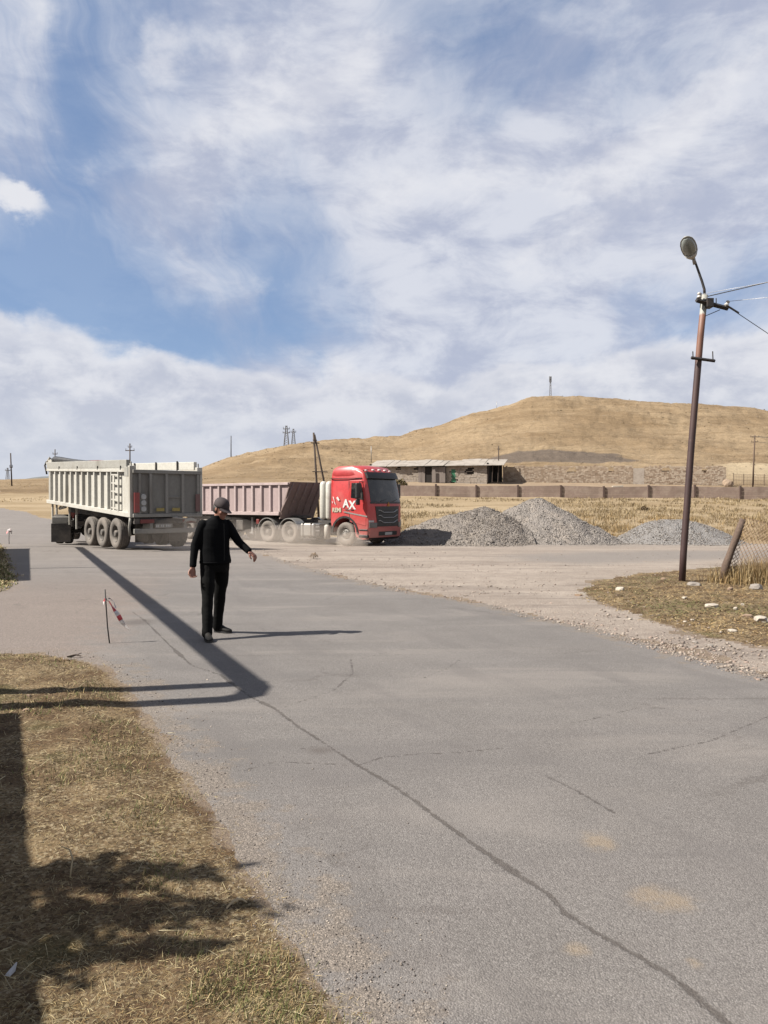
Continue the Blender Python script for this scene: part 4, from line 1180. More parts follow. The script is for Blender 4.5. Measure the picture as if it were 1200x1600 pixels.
b.tube([b0, b0 * .75 + mid * .25 + Vector((-.012, 0, 0)), mid, t0 * .72 + mid * .28 + Vector((-.01, 0, 0)), t0], [.068, .067, .066, .064, .062], 20); b.build('pole', m_pole(), lampo, smooth_=True)
b = MB(); b.tube([LP(1080, 559, -.10), LP(1117, 564, -.08)], .032, 4); lo = b.build('crossarm', M_IRON, lampo)
for px_ in (1083, 1114):
    q = MB(); q.tube([LP(px_, 562, -.09), LP(px_ - .5, 549, -.09)], .011, 6); q.build('insulator_pin', M_IRON, lo)
b = MB(); b.tube([LP(1088, 469, -.12), LP(1137, 482, .02)], .048, 4); hi = b.build('crossarm', M_IRON, lampo)
q = MB(); q.tube([LP(1119, 475), LP(1119, 466)], .010, 6); q.build('insulator_pin', M_IRON, hi)
q = MB(); c_ = LP(1107, 475, -.05); q.box(c_.x - .07, c_.x + .07, c_.y - .1, c_.y + .1, c_.z - .08, c_.z + .10); q.build('clamp', M_IRON, hi, bevel=.01)
q = MB(); q.tube([LP(1096, 458), LP(1094, 480), LP(1098, 490), LP(1104, 493), LP(1125, 484)], .008, 5); q.build('loose_cable', M_IRON, lampo)
for px_, py_, tx in ((1092.5, 467, 0), (1134, 479, 4)):
    a = LP(px_, py_, -.1 if px_ < 1100 else 0); c_ = LP(px_ + tx, py_ - 9, -.1 if px_ < 1100 else 0); d_ = (c_ - a).normalized()
    q = MB(); pts = [a + d_ * t for t in (0, .02, .022, .05, .055, .085, .09, .12, .135)]; q.tube(pts, [.025, .025, .048, .045, .030, .030, .040, .034, .012], 12); q.build('insulator', M_PORC, lampo, smooth_=True)
b = MB(); b.tube([LP(1101, 462), LP(1100.5, 452), LP(1097, 440), LP(1090, 420), LP(1085, 406)], [.026, .026, .025, .023, .022], 10); b.build('lamp_arm', M_IRON, lampo, smooth_=True)
b = MB(); b.tube([LP(1085.5, 413), LP(1084, 405), LP(1082.5, 400)], [.034, .034, .03], 10); b.build('lamp_socket', M_ALU, lampo, smooth_=True)
# lamp head: shallow egg-shaped shell seen from below, glass bowl in it
A0 = LP(1082, 404); A1 = LP(1071, 370, -.42); hd_ = (A1 - A0); HL = hd_.length; hx = hd_.normalized()
hs = Vector((1, 0, -.10)); hs = (hs - hx * hs.dot(hx)).normalized(); hn = hx.cross(hs)
if hn.z < 0: hn = -hn
def shell(prof, dn, up):
    rings = []
    for t, w_, hgt in prof:
        c = A0 + hx * HL * t
        rings.append([c + hs * w_ * math.cos(a) + hn * ((up * hgt if math.sin(a) > 0 else dn * hgt) * math.sin(a)) for a in np.linspace(0, 2 * math.pi, 20, endpoint=False)])
    return rings
b = MB(); b.loft(shell([(-.04, .03, .03), (.03, .06, .05), (.14, .105, .08), (.3, .140, .095), (.5, .152, .10), (.7, .145, .09), (.86, .118, .07), (.96, .07, .04), (1.0, .03, .02)], .18, 1.0)); b.build('lamp_shell', mat('lamp_grey', (.40, .40, .37), .5, dirt=(.25, .23, .2), dscale=6, damt=.4), lampo, auto=R(50))
b = MB(); b.loft(shell([(.0, .03, .02), (.06, .07, .05), (.16, .108, .09), (.25, .128, .10), (.27, .12, .08)], 1.15, .1)); b.build('lamp_housing', mat('lamp_housing_white', (.66, .63, .56), .5), lampo, auto=R(50))
def m_lampglass():
    m, nt, b = newmat('lamp_glass'); tc = nt.nodes.new('ShaderNodeTexCoord'); n = noise(nt, tc.outputs['Object'], 16, 4, .6)
    nt.links.new(mix(nt, n, (.30, .33, .31), (.44, .47, .45)), b.inputs['Base Color']); b.inputs['Roughness'].default_value = .15
    return m
b = MB(); b.loft(shell([(.27, .112, .05), (.30, .122, .09), (.5, .134, .11), (.7, .126, .10), (.85, .098, .075), (.94, .05, .035)], 1.0, .05)); gl = b.build('lamp_glass', m_lampglass(), lampo, auto=R(50))
b = MB(); b.loft(shell([(.36, .055, .115), (.5, .07, .122), (.66, .068, .115), (.80, .045, .09)], 1.02, .02)); b.build('lamp_reflector', mat('lamp_reflector_grey', (.25, .27, .25), .4), gl, auto=R(50))

def wire(name, a, c, sag, r, m, label, n=14):
    b = MB(); pts = [a.lerp(c, t) - Vector((0, 0, sag * 4 * t * (1 - t))) for t in np.linspace(0, 1, n)]
    b.tube(pts, r, 5); o = b.build(name, m, smooth_=True)
    return tag(o, label, 'wire', 'wires strung from the lamp pole')
near_top = Vector((14.0, 9.0, 7.0))
base = Vector((g.x, g.y, g.z))
wire('overhead_wire', base + LP(1106, 463), near_top, .15, .010, M_WIRE, 'thick black wire rising right from the top of the lamp pole')
wire('overhead_wire', base + LP(1093, 460, -.1), near_top + Vector((.25, .2, -.22)), .22, .0048, M_AWIRE, 'bright bare wire from the left white insulator, just under the thick black wire')
wire('overhead_wire', base + LP(1137, 471), near_top + Vector((.5, .5, -.75)), .30, .0048, M_AWIRE, 'bright bare wire from the right white insulator, the flattest of the lamp pole wires')
farp = P(1520, 716, 60)
wire('overhead_wire', base + LP(1140, 481), farp, .25, .008, M_WIRE, 'dark wire dropping down right from the right end of the lamp pole crossarm')
b = MB(); q0 = base + LP(1138, 479); q1 = q0.lerp(farp, .010); b.tube([q0, q1 + (q1 - q0) * .1], .020, 8)
o = b.build('wire_clamp', M_IRON, lampo); o.matrix_parent_inverse = Matrix.Translation(-base)

def pole(name, label, cat, px, y0, y1, Y, r, m, arm=None, lean=0, group=None, lattice=False, extra=None):
    p = P(px, y1, Y); p.z = min(p.z, hz(p.x, p.y)) ; t = P(px + lean, y0, Y)
    e = thing(name, label, cat, tuple(p), 0, group); H = t - p
    b = MB()
    if lattice:
        w = r * 3
        for sx in (-1, 1):
            for sy in (-1, 1): b.tube([(sx * w, sy * w, -.3), (sx * w * .25, sy * w * .25, H.z)], r * .34, 4)
        for k in range(9):
            z0, z1 = H.z * k / 9, H.z * (k + 1) / 9; f0, f1 = 1 - .75 * k / 9, 1 - .75 * (k + 1) / 9
            for sy in (-1, 1):
                b.tube([(-w * f0, sy * w * f0, z0), (w * f1, sy * w * f1, z1)], r * .2, 3); b.tube([(w * f0, sy * w * f0, z0), (-w * f1, sy * w * f1, z1)], r * .2, 3)
        b.build('lattice', m, e)
    else:
        b.tube([(0, 0, -.4), H * .5, H], [r, r * .9, r * .8], 8); b.build('pole', m, e, smooth_=True)
    for a in (arm or []):
        dz, hw, rr_ = a
        b = MB(); c = Vector((H.x * (1 - dz / H.z), 0, H.z - dz)); b.tube([c + Vector((-hw, 0, 0)), c + Vector((hw, 0, 0))], rr_, 4); ar = b.build('crossarm', m, e)
        for k in (-1, 1):
            q = MB(); q.tube([c + Vector((k * hw * .9, 0, 0)), c + Vector((k * hw * .9, 0, rr_ * 5))], rr_ * .6, 5); q.build('insulator', M_PORC if Y < 100 else m, ar)
    return e
pole('utility_pole', 'plain dark pole standing alone at the far left edge of the fields', 'pole', 18.5, 708, 752, 190, .18, M_DWOOD, lean=-2, arm=[(3.5, .35, .12)])
pole('utility_pole', 'pole with one crossarm rising behind the grey tipper trailer', 'pole', 203, 693, 760, 110, .11, M_DWOOD, arm=[(1.0, .65, .06), (.5, .3, .05)])
pole('utility_pole', 'pole tip showing just over the front of the grey tipper trailer', 'pole', 86, 702, 764, 130, .10, M_DWOOD, arm=[(.8, .4, .06)])
pole('utility_pole', 'thin pole at the right end of the long low shed', 'pole', 779, 697, 752, 148, .12, M_DWOOD, arm=[(.6, .3, .05)])
rp = pole('utility_pole', 'pole with crossarm and wires beside the mesh fence at far right', 'pole', 1176, 680, 752, 138, .15, M_WOOD, lean=3.5, arm=[(.3, .8, .07), (1.2, .6, .06)])
for k, dz in enumerate((.2, .2, 1.2)):
    a = P(1180 + (-5, 5, 0)[k], 682 + (0, 0, 8)[k], 138)
    o = wire('overhead_wire', a, P(1420, 655 + 10 * k, 120), 1.2, .03, M_WIRE, ('wire on the left end of the far right pole crossarm', 'wire on the right end of the far right pole crossarm', 'lowest wire on the far right pole')[k]); o['group'] = 'wires of the far right pole'
pole('radio_mast', 'thin mast on the ridge line at left of the hill', 'mast', 361, 681, 716, 640, .42, M_IRON)
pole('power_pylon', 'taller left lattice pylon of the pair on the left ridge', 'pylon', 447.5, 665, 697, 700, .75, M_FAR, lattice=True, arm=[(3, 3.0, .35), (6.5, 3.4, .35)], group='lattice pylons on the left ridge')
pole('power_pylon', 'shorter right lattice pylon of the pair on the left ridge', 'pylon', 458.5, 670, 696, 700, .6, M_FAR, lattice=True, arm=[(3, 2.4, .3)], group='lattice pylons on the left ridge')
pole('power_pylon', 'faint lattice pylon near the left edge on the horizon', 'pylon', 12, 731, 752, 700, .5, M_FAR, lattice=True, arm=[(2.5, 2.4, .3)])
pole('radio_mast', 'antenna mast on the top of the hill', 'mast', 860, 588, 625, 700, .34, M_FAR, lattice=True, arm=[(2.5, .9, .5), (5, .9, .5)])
pole('radio_mast', 'very small pale mast on the left shoulder of the hill', 'mast', 776, 627, 645, 700, .25, M_ALU)
pole('post', 'short pale post on the hillside above the red cab', 'post', 580, 697, 706, 420, .22, M_ALU)
# leaning twin pole behind the pink trailer
af = thing('utility_pole', 'leaning two-legged wooden pole standing behind the pink trailer', 'pole', tuple(P(497, 800, 44)))
o0 = af.location.copy(); gz_ = hz(o0.x, o0.y) - o0.z - .3
for k, (pb, w_) in enumerate((((500, 800), .075), ((524, 800), .07))):
    b = MB(); a = P(*pb, 44 if k == 0 else 45.2) - o0; a.z = gz_; b.tube([a, P(490 + k * 1.5, 676 + k * 3, 44) - o0], [w_, w_ * .72], 10); b.build('leg', M_DWOOD, af, smooth_=True)
for ya, xa, xb in ((687.5, 489, 495), (692, 486, 499), (737, 488, 512)):
    b = MB(); b.tube([P(xa, ya, 43.9) - o0, P(xb, ya + .5, 44.1) - o0], .03, 5); b.build('crossarm', M_DWOOD, af)
# the two poles the lamp wires run to
b = MB(); e = thing('utility_pole', 'wooden pole beyond the right edge that carries the lamp wires', 'pole', (14.2, 9.2, 0)); b.tube([(0, 0, -.3), (0, 0, 7.3)], [.13, .10], 10); b.box(-.35, .55, -.04, .04, 6.2, 6.3); b.build('pole', M_DWOOD, e)
b = MB(); e = thing('utility_pole', 'wooden pole far out beyond the right edge of the yard', 'pole', (farp.x, farp.y, hz(farp.x, farp.y))); b.tube([(0, 0, -.3), (0, 0, farp.z - e.location.z + .1)], [.13, .10], 10); b.build('pole', M_DWOOD, e)
# ------------------------------------------------------------------ surface height with its small relief
def surf(x, y):
    x = np.asarray(x, float); y = np.asarray(y, float)
    dr = sdist(x, y, road_poly); dl = sdist(x, y, lot_poly)
    z = height(x, y); R_ = np.hypot(x, y); nr_ = R_ < 60
    v = smooth(0, .5, -np.maximum(dr, dl)) * nr_
    return z + v * (.035 + .05 * vnoise(x * 1.4, y * 1.4, 41, 3) + .03 * vnoise(x * 9, y * 9, 44, 2) * (R_ < 15)), dr, dl

def blades(name, x, y, z, L, wd, elev, cols, m, label=None, bend=.3, parent=None):
    n = len(x); th = rng.uniform(0, 2 * math.pi, n); el_ = elev
    d = np.stack([np.cos(th) * np.cos(el_), np.sin(th) * np.cos(el_), np.sin(el_)], -1)
    s = np.stack([-np.sin(th), np.cos(th), np.zeros(n)], -1) * wd[:, None] * .5
    s = s + np.stack([np.zeros(n), np.zeros(n), wd * rng.uniform(-.4, .4, n)], -1)
    p0 = np.stack([x, y, z], -1)
    up = np.zeros((n, 3)); up[:, 2] = -bend * L * rng.uniform(.2, 1, n)
    p1 = p0 + d * L[:, None] * .55; p2 = p0 + d * L[:, None] + up * .5
    p2[:, 2] = np.maximum(p2[:, 2], z + .002)
    V = np.stack([p0 - s, p0 + s, p1 - s * .8, p1 + s * .8, p2], 1).reshape(-1, 3)
    b_ = np.arange(n)[:, None] * 5
    Fc = np.concatenate([b_ + [0, 1, 3], b_ + [0, 3, 2], b_ + [2, 3, 4]], 0)
    o = np_obj(name, V, Fc, m)
    at = o.data.attributes.new('tint', 'FLOAT_COLOR', 'POINT')
    c = np.repeat(np.concatenate([cols, np.ones((n, 1))], 1), 5, 0).astype(np.float32)
    at.data.foreach_set('color', c.ravel())
    if parent: o.parent = parent
    o['kind'] = 'stuff'
    if label: o['label'] = label
    return o
def m_tint(name, rough=.8, trans=True):
    m, nt, b = newmat(name); a = nt.nodes.new('ShaderNodeAttribute'); a.attribute_name = 'tint'
    nt.links.new(a.outputs['Color'], b.inputs['Base Color']); b.inputs['Roughness'].default_value = rough; b.inputs['Specular IOR Level'].default_value = .15
    return m
M_BLADE = m_tint('straw'); M_PEB = m_tint('pebble', .9)
def palette(n, cs, var=.25):
    cs = np.array(cs); k = rng.integers(0, len(cs), n); f = rng.uniform(1 - var, 1 + var, (n, 1))
    return np.clip(cs[k] * f, 0, 1) * KC
def pixel_samples(n, x0, x1, y0, y1):
    px = rng.uniform(x0, x1, n); py = rng.uniform(y0, y1, n)
    Y = CAM_H * F / (py - HORIZON); return (px - 600) / F * Y, Y
STRAW = [(.50, .40, .22), (.42, .32, .16), (.56, .47, .28), (.30, .20, .09), (.24, .155, .07)]
GREEN = [(.15, .165, .055), (.20, .205, .075), (.11, .13, .04)]

dr_now = lambda x, y: sdist(x, y, road_poly)
# left verge: mown dry grass with straw lying on it
def verge_set(n, keep, Lr, wr, er, cols, name, lab, box=(-260, 640, 985, 1750)):
    x, y = pixel_samples(n, *box)
    k = y > 1.2; x, y = x[k], y[k]
    z, dr, dl = surf(x, y)
    j = vnoise(x * 2.2, y * 2.2, 21, 5, .6) * .36
    k = (np.maximum(dr, dl) + j < rng.uniform(-.10, .07, len(x))) & keep(x, y)
    x, y, z = x[k], y[k], z[k]; n = len(x); sc = np.clip(np.hypot(x, y) / 5, .75, 2.2)
    return blades(name, x, y, z - .004, rng.uniform(*Lr, n) * sc ** .5, rng.uniform(*wr, n) * sc, rng.uniform(R(er[0]), R(er[1]), n), palette(n, cols), M_BLADE, lab)
dens = lambda x, y: vnoise(x * 1.1, y * 1.1, 71, 4)
verge_set(150000, lambda x, y: dens(x, y) > rng.uniform(-.45, .02, len(x)), (.014, .060), (.0012, .0030), (-2, 24), STRAW, 'dry_grass', 'short dry straw covering the verge at lower left')
verge_set(60000, lambda x, y: vnoise(x * 1.5, y * 1.5, 77, 4) + .10 * vnoise(x * 9, y * 9, 78, 2) + .20 * np.exp(-((dr_now(x, y) + .28) / .22) ** 2) > rng.uniform(.07, .22, len(x)), (.02, .055), (.0022, .0042), (25, 80), GREEN + STRAW[:2], 'green_grass', 'short green grass patches in the dry verge')
verge_set(1100, lambda x, y: np.ones(len(x), bool), (.07, .22), (.0018, .0034), (0, 10), [STRAW[0], STRAW[2], (.6, .52, .33)], 'straw', 'loose pale straw stalks lying on the verge')
# verge behind, upper left patch
verge_set(26000, lambda x, y: np.ones(len(x), bool), (.03, .07), (.006, .012), (5, 60), GREEN + STRAW[:3], 'grass_patch', 'grass patch at the left edge in the shade of the shed', (-220, 70, 842, 935))

# right island round the lamp pole
x, y = pixel_samples(90000, 890, 1420, 872, 1080)
z, dr, dl = surf(x, y); isl_ = sdist(x, y, ISLAND)
j = vnoise(x * 1.6, y * 1.6, 91, 5, .6) * 1.1
k = (isl_ + j > rng.uniform(-.15, .45, len(x))) & (vnoise(x * 1.7, y * 2.2, 99, 4) > rng.uniform(-.5, .10, len(x))) & (dr < -.05); x, y, z, isl_ = x[k], y[k], z[k], isl_[k]
gr = (vnoise(x * .7, y * .9, 95, 4) + .22 * smooth(13.5, 10.5, y) > rng.uniform(.08, .26, len(x)))
n = len(x); cols = palette(n, [(.44, .31, .15), (.36, .24, .11), (.52, .40, .22), (.26, .17, .09)]); cg = palette(n, [(.15, .15, .06), (.20, .19, .08), (.26, .22, .11)]); cols = np.where(gr[:, None], cg, cols)
blades('dry_grass', x, y, z - .004, rng.uniform(.03, .10, n), rng.uniform(.005, .009, n), rng.uniform(R(-3), R(34), n), cols, M_BLADE, 'trampled dry grass round the foot of the lamp pole')

# far yard and fields: tufts
def tufts(name, n, x0, x1, Y0, Y1, Lr, wr, per, cols, lab, keep=None, spread=.22, elev=(35, 88)):
    u = rng.uniform(0, 1, n); Y = 1 / (1 / Y0 + u * (1 / Y1 - 1 / Y0)); px = rng.uniform(x0, x1, n)
    X = (px - 600) / F * Y
    k = keep(X, Y) if keep else np.ones(n, bool); X, Y = X[k], Y[k]
    X = np.repeat(X, per); Y = np.repeat(Y, per); sc = np.clip(Y / 60, .6, 2.2)
    X = X + rng.normal(0, spread, len(X)) * sc; Y = Y + rng.normal(0, spread, len(Y)) * sc
    n = len(X); t = np.repeat(rng.uniform(.65, 1.2, n // per), per)
    c = palette(n, cols, .12) * t[:, None]
    return blades(name, X, Y, height(X, Y) - .02, rng.uniform(*Lr, n) * t, rng.uniform(*wr, n) * sc, rng.uniform(R(elev[0]), R(elev[1]), n), c, M_BLADE, lab, bend=.5)
notlot = lambda X, Y: (sdist(X, Y, lot_poly) < -.3) & (sdist(X, Y, road_poly) < -.3)
FIELD = [(.42, .32, .175), (.35, .255, .13), (.50, .40, .25), (.27, .19, .10), (.20, .15, .08)]
tufts('dry_grass', 5200, 560, 1330, 37, 104, (.16, .50), (.018, .035), 12, FIELD, 'tall dry grass between the gravel piles and the panel wall', lambda X, Y: notlot(X, Y) & (vnoise(X / 5, Y / 9, 81, 4) > -.10))
tufts('dry_grass', 900, 560, 1330, 37, 60, (.2, .55), (.016, .03), 14, [(.46, .31, .14), (.38, .26, .12), (.28, .19, .09)], 'golden grass just behind the gravel piles', notlot)
tufts('dry_grass', 2600, -200, 520, 60, 240, (.2, .5), (.02, .04), 8, [(.52, .40, .22), (.44, .32, .16), (.34, .24, .12)], 'dry grass of the fields left of the trucks', lambda X, Y: notlot(X, Y) & (vnoise(X / 12, Y / 25, 83, 4) > 0))

# pebbles
def pebbles(name, x, y, z, r, cols, lab, parent=None, flat=.6):
    n = len(x)
    base_ = np.array([(1, 0, 0), (-1, 0, 0), (0, 1, 0), (0, -1, 0), (0, 0, 1), (0, 0, -1)], float)
    V = base_[None] * rng.uniform(.6, 1.25, (n, 6, 1)) + rng.normal(0, .22, (n, 6, 3))
    th = rng.uniform(0, 6.28, n); c, s = np.cos(th)[:, None], np.sin(th)[:, None]
    vx = V[..., 0] * c - V[..., 1] * s; vy = V[..., 0] * s + V[..., 1] * c; V = np.stack([vx, vy, V[..., 2] * flat], -1)
    V = V * r[:, None, None] + np.stack([x, y, z], -1)[:, None]
    f = np.array([(0, 2, 4), (2, 1, 4), (1, 3, 4), (3, 0, 4), (2, 0, 5), (1, 2, 5), (3, 1, 5), (0, 3, 5)])
    Fc = (np.arange(n)[:, None, None] * 6 + f[None]).reshape(-1, 3)
    o = np_obj(name, V.reshape(-1, 3), Fc, M_PEB)
    at = o.data.attributes.new('tint', 'FLOAT_COLOR', 'POINT'); at.data.foreach_set('color', np.repeat(np.concatenate([cols, np.ones((n, 1))], 1), 6, 0).astype(np.float32).ravel())
    if parent: o.parent = parent
    o['kind'] = 'stuff'
    if lab: o['label'] = lab
    return o
PC = [(.30, .26, .23), (.40, .34, .29), (.22, .185, .165), (.48, .42, .36), (.14, .12, .11)]
x, y = pixel_samples(30000, 60, 700, 1000, 1700)
z, dr, dl = surf(x, y); k = (dr > -.12) & (rng.uniform(0, 1, len(x)) < np.exp(-np.abs(dr - .12) / .16) * .30) & (dl < 0); x, y, z = x[k], y[k], z[k]
n = len(x); pebbles('pebbles', x, y, z + .001, rng.uniform(.003, .009, n) * np.clip(np.hypot(x, y) / 5, .7, 1.6), palette(n, PC, .2), 'small dark pebbles along the broken left edge of the asphalt')
x, y = pixel_samples(70000, 330, 1330, 850, 1100)
z, dr, dl = surf(x, y); nz = vnoise(x * .8, y * .8, 101, 4)
k = (dl > -.6) & (dr < .25) & (rng.uniform(0, 1, len(x)) < (np.exp(-np.abs(dr + .05) / .35) * .5 + .05 + .25 * (nz > .12))); x, y, z = x[k], y[k], z[k]
n = len(x); pebbles('pebbles', x, y, z + .003, rng.uniform(.005, .017, n) * rng.choice([1, 1, 1, 1.9], n), palette(n, [(.44, .37, .31), (.48, .41, .35), (.36, .30, .25), (.40, .31, .26), (.27, .22, .19)], .12), 'broken asphalt crumbs and pebbles along the right edge of the road')

# scrub and stones dotted over the hillside, rocks along its crest
n = 3400; px_ = rng.uniform(300, 1330, n); Yh = rng.uniform(200, 700, n); Xh = (px_ - 600) / F * Yh
k = vnoise(Xh / 40, Yh / 40, 111, 4) > rng.uniform(-.35, .15, n); Xh, Yh = Xh[k], Yh[k]; n = len(Xh)
pebbles('hill_scrub', Xh, Yh, height(Xh, Yh) + .05, rng.uniform(.10, .38, n) * np.clip(Yh / 400, .6, 1.5) * rng.choice([1, 1, 1, 1.8], n), palette(n, [(.17, .12, .07), (.13, .10, .06), (.22, .16, .10), (.40, .32, .23)], .2), 'low scrub and stones dotted over the hillside', flat=.45)
# single stones and scraps that can be told apart
def rock(px, py, w, h, col, label, cat='stone', name='stone', dz=0, seed=0, tilt=0):
    g = G(px, py); s = g.y / F; b = bmesh.new(); bmesh.ops.create_icosphere(b, subdivisions=2, radius=1)
    for v in b.verts:
        c = v.co.copy(); c = Vector([math.copysign(abs(q) ** .7, q) for q in c]); f = 1 + .75 * float(vnoise(c.x * 1.1 + seed * 9, c.y * 1.1 + c.z * 1.3 + seed, 3 + seed, 3))
        f2 = 1 + .35 * float(vnoise(c.x * 4 + seed, c.y * 4 + c.z * 4, seed, 2))
        v.co = Vector((c.x * f * f2 * w * s / 2, c.y * f * f2 * w * s * .38, c.z * f * f2 * h * s * .62 + tilt * c.x * h * s * .4))
    me = bpy.data.meshes.new(name); b.to_mesh(me); b.free(); me.materials.append(col)
    o = bpy.data.objects.new(name, me); COL.objects.link(o); zz = float(surf(np.array([g.x]), np.array([g.y]))[0][0])
    o.location = (g.x, g.y, zz + h * s * .14 + dz); o.rotation_euler = (0, 0, seed * .7)
    return tag(o, label, cat)
M_PALE = mat('pale_limestone', (.58, .51, .42), .9, dirt=(.42, .35, .27), dscale=6, damt=.5, bump=.01, bscale=30)
M_GREYST = mat('grey_stone', (.33, .29, .255), .9, dirt=(.2, .165, .14), dscale=7, damt=.5, bump=.01, bscale=30)
M_BRST = mat('brown_stone', (.36, .25, .17), .9, dirt=(.2, .14, .09), dscale=9, damt=.5, bump=.008, bscale=40)
for a in [(1112, 953, 32, 11, M_PALE, 'large flat pale stone on the grass below the lamp pole', 1), (1190, 975, 34, 14, M_PALE, 'large white stone cut by the right edge of the photo', 2),
          (968, 926, 17, 9, M_PALE, 'cream wedge-shaped stone at the left tip of the grassy island', 3), (1085, 918, 24, 10, M_GREYST, 'grey rock beside the foot of the lamp pole', 4),
          (1070, 940, 10, 5, M_PALE, 'small white stone between the lamp pole and the large flat stone', 5), (1149, 957, 10, 7, M_PALE, 'small pale stone just right of the large flat stone', 6),
          (1037, 909, 10, 6, M_BRST, 'small brown rock in the dry grass left of the lamp pole', 7), (1168, 969, 20, 7, M_BRST, 'tan stone left of the white stone at the right edge', 8),
          (1180, 923, 26, 14, M_GREYST, 'grey rock at the foot of the chain-link fence', 9), (1141, 925, 12, 9, M_BRST, 'brown rock right below the leaning fence post', 10),
          (1145, 991, 22, 6, M_PALE, 'pale slab fragment in the dirt right of the road edge', 11), (1086, 1004, 10, 5, M_GREYST, 'dark stone in the dirt strip below the grassy island', 12),
          (45, 1093, 10, 6, M_BRST, 'upper of two tan stones lying in the pipe shadow on the verge', 13), (41, 1117, 13, 6, M_BRST, 'lower of two tan stones lying in the pipe shadow on the verge', 14),
          (36, 900, 6, 6, M_PALE, 'small white stone in the square shadow at the left edge', 15), (1110, 1010, 12, 6, M_GREYST, 'dark reddish stone near the road edge at right', 16),
          (1070, 975, 8, 4, M_PALE, 'small white pebble among green grass on the island', 17), (1082, 973, 8, 4, M_PALE, 'second small white pebble right beside another on the green patch', 18),
          (985, 968, 9, 4, M_PALE, 'small pale pebble at the lower left rim of the island', 19), (110, 1026, 14, 5, M_GREYST, 'flat grey shard on the worn dirt left of the stake', 20),
          (903, 930, 16, 4, M_BRST, 'flat pinkish stone on the dirt left of the grassy island', 21), (1160, 865 + 85, 7, 5, M_PALE, 'tiny pale stone at the upper right of the island', 22)]:
    rock(a[0], a[1], a[2] * .8, a[3] * .75, a[4], a[5], seed=a[6])
# curved dry stalk standing in the verge, white scrap, twigs
g = G(108, 1385); s = g.y / F
b = MB(); b.tube([g + Vector((0, 0, 0)), g + Vector((0, .02, .06)), g + Vector((-.004, .05, .10)), g + Vector((-.03, .08, .125)), g + Vector((-.075, .10, .13))], [.0042, .004, .0036, .003, .002], 6)
o = b.build('dry_stalk', mat('dry_stalk_skin', (.50, .40, .24), .7), smooth_=True); tag(o, 'bent pale dry stalk sticking up from the verge at lower left', 'stalk')
g = G(12, 1530)
b = MB(); b.hexa([g + Vector(p) for p in ((-.02, -.01, .004), (.01, -.018, .006), (.018, .01, .004), (-.012, .018, .008), (0, .018, .025), (.018, .026, .045), (.02, .03, .042), (.003, .022, .028))])
o = b.build('plastic_scrap', mat('white_plastic', (.72, .73, .76), .4)); tag(o, 'torn white plastic scrap on the shaded grass at lower left', 'litter')
g = G(118, 1028)
b = MB(); b.tube([g + Vector((-.09, 0, .015)), g + Vector((0, .02, .03)), g + Vector((.06, 0, .02))], [.008, .010, .006], 6); b.tube([g + Vector((0, .02, .028)), g + Vector((.05, .04, .045))], [.006, .004], 5)
tag(b.build('twig', M_DWOOD), 'dark twig on the worn dirt left of the taped stake', 'twig')
for px_, py_, a_, lab in ((372, 1420, .9, 'pale curled straw clump near the bottom of the verge'), (372, 1530, 2.2, 'curled dry leaf at the bottom of the verge')):
    g = G(px_, py_)
    b = MB(); b.tube([g + Vector((.05 * math.cos(a_ + t), .035 * math.sin(a_ + t * 1.4), .012 + .012 * math.sin(t * 2))) for t in np.linspace(0, 2.4, 7)], [.004, .006, .007, .006, .005, .004, .002], 5, flat=.4)
    tag(b.build('dry_leaf', mat('dry_leaf_skin', (.52, .40, .24), .8)), lab, 'leaf')

# taped stakes
M_TW = mat('tape_white', (.78, .74, .74), .45); M_TR = mat('tape_red', (.60, .045, .06), .45)
def stake(px, yb, yt, xt, label, small=False):
    g = G(px, yb); e = thing('marker_stake', label, 'stake', tuple(g)); s = g.y / F
    top = P(xt, yt, g.y) - g
    b = MB(); b.tube([(0, 0, -.05), top * .3 + Vector((-.012, 0, 0)), top * .65 + Vector((-.006, 0, 0)), top], [.008 * (1.6 if small else 1)] * 4, 8); b.build('rod', M_IRON, e, smooth_=True)
    def ribbon(pts, w, ms, twist=0):
        pts = [Vector(p) for p in pts]; n = 0
        for i in range(len(pts) - 1):
            a, c = pts[i], pts[i + 1]; d = (c - a).normalized(); t = twist + i * .55
            sd = (Vector((0, 1, .2)).cross(d)).normalized(); sd2 = d.cross(sd)
            f = lambda t_: (sd * math.cos(t_) + sd2 * math.sin(t_)) * w / 2
            q = MB(); u0, u1 = f(t), f(t + .55); th = d.cross(sd).normalized() * .0006
            q.hexa([a - u0 - th, a + u0 - th, a + u0 + th, a - u0 + th, c - u1 - th, c + u1 - th, c + u1 + th, c - u1 + th])
            q.build('tape_stripe', ms[i % len(ms)], e)
    if not small:
        k = lambda x_, y_, dy=0: P(x_, y_, g.y + dy) - g
        ribbon([k(165.5, 935), k(170, 939, .01), k(175, 947, .02), k(180, 955, .02), k(185, 961.5, .03), k(189, 969, .03), k(194, 976, .04), k(203, 985, .04)], .052, [M_TW, M_TR, M_TR, M_TW, M_TR, M_TW, M_TW], .3)
        ribbon([k(166, 936), k(172, 935, .02), k(178, 941, .03), k(181, 950, .03)], .028, [M_TW, M_TW], .2)
        ribbon([k(165.5, 934), k(162, 940, -.01), k(161.5, 945, -.02)], .022, [M_TR, M_TW], 0)
    else:
        k = lambda x_, y_, dy=0: P(x_, y_, g.y + dy) - g
        ribbon([k(14.5, 828), k(12, 830), k(10, 834)], .14, [M_TW, M_TR], .2); ribbon([k(14.5, 828), k(17, 830), k(18, 834)], .14, [M_TR, M_TW], .4)
        ribbon([k(13, 827), k(15, 831), k(17, 829)], .2, [M_TW, M_TW], .1)
stake(172, 1005, 921, 164, 'thin metal stake with red and white barrier tape near the man')
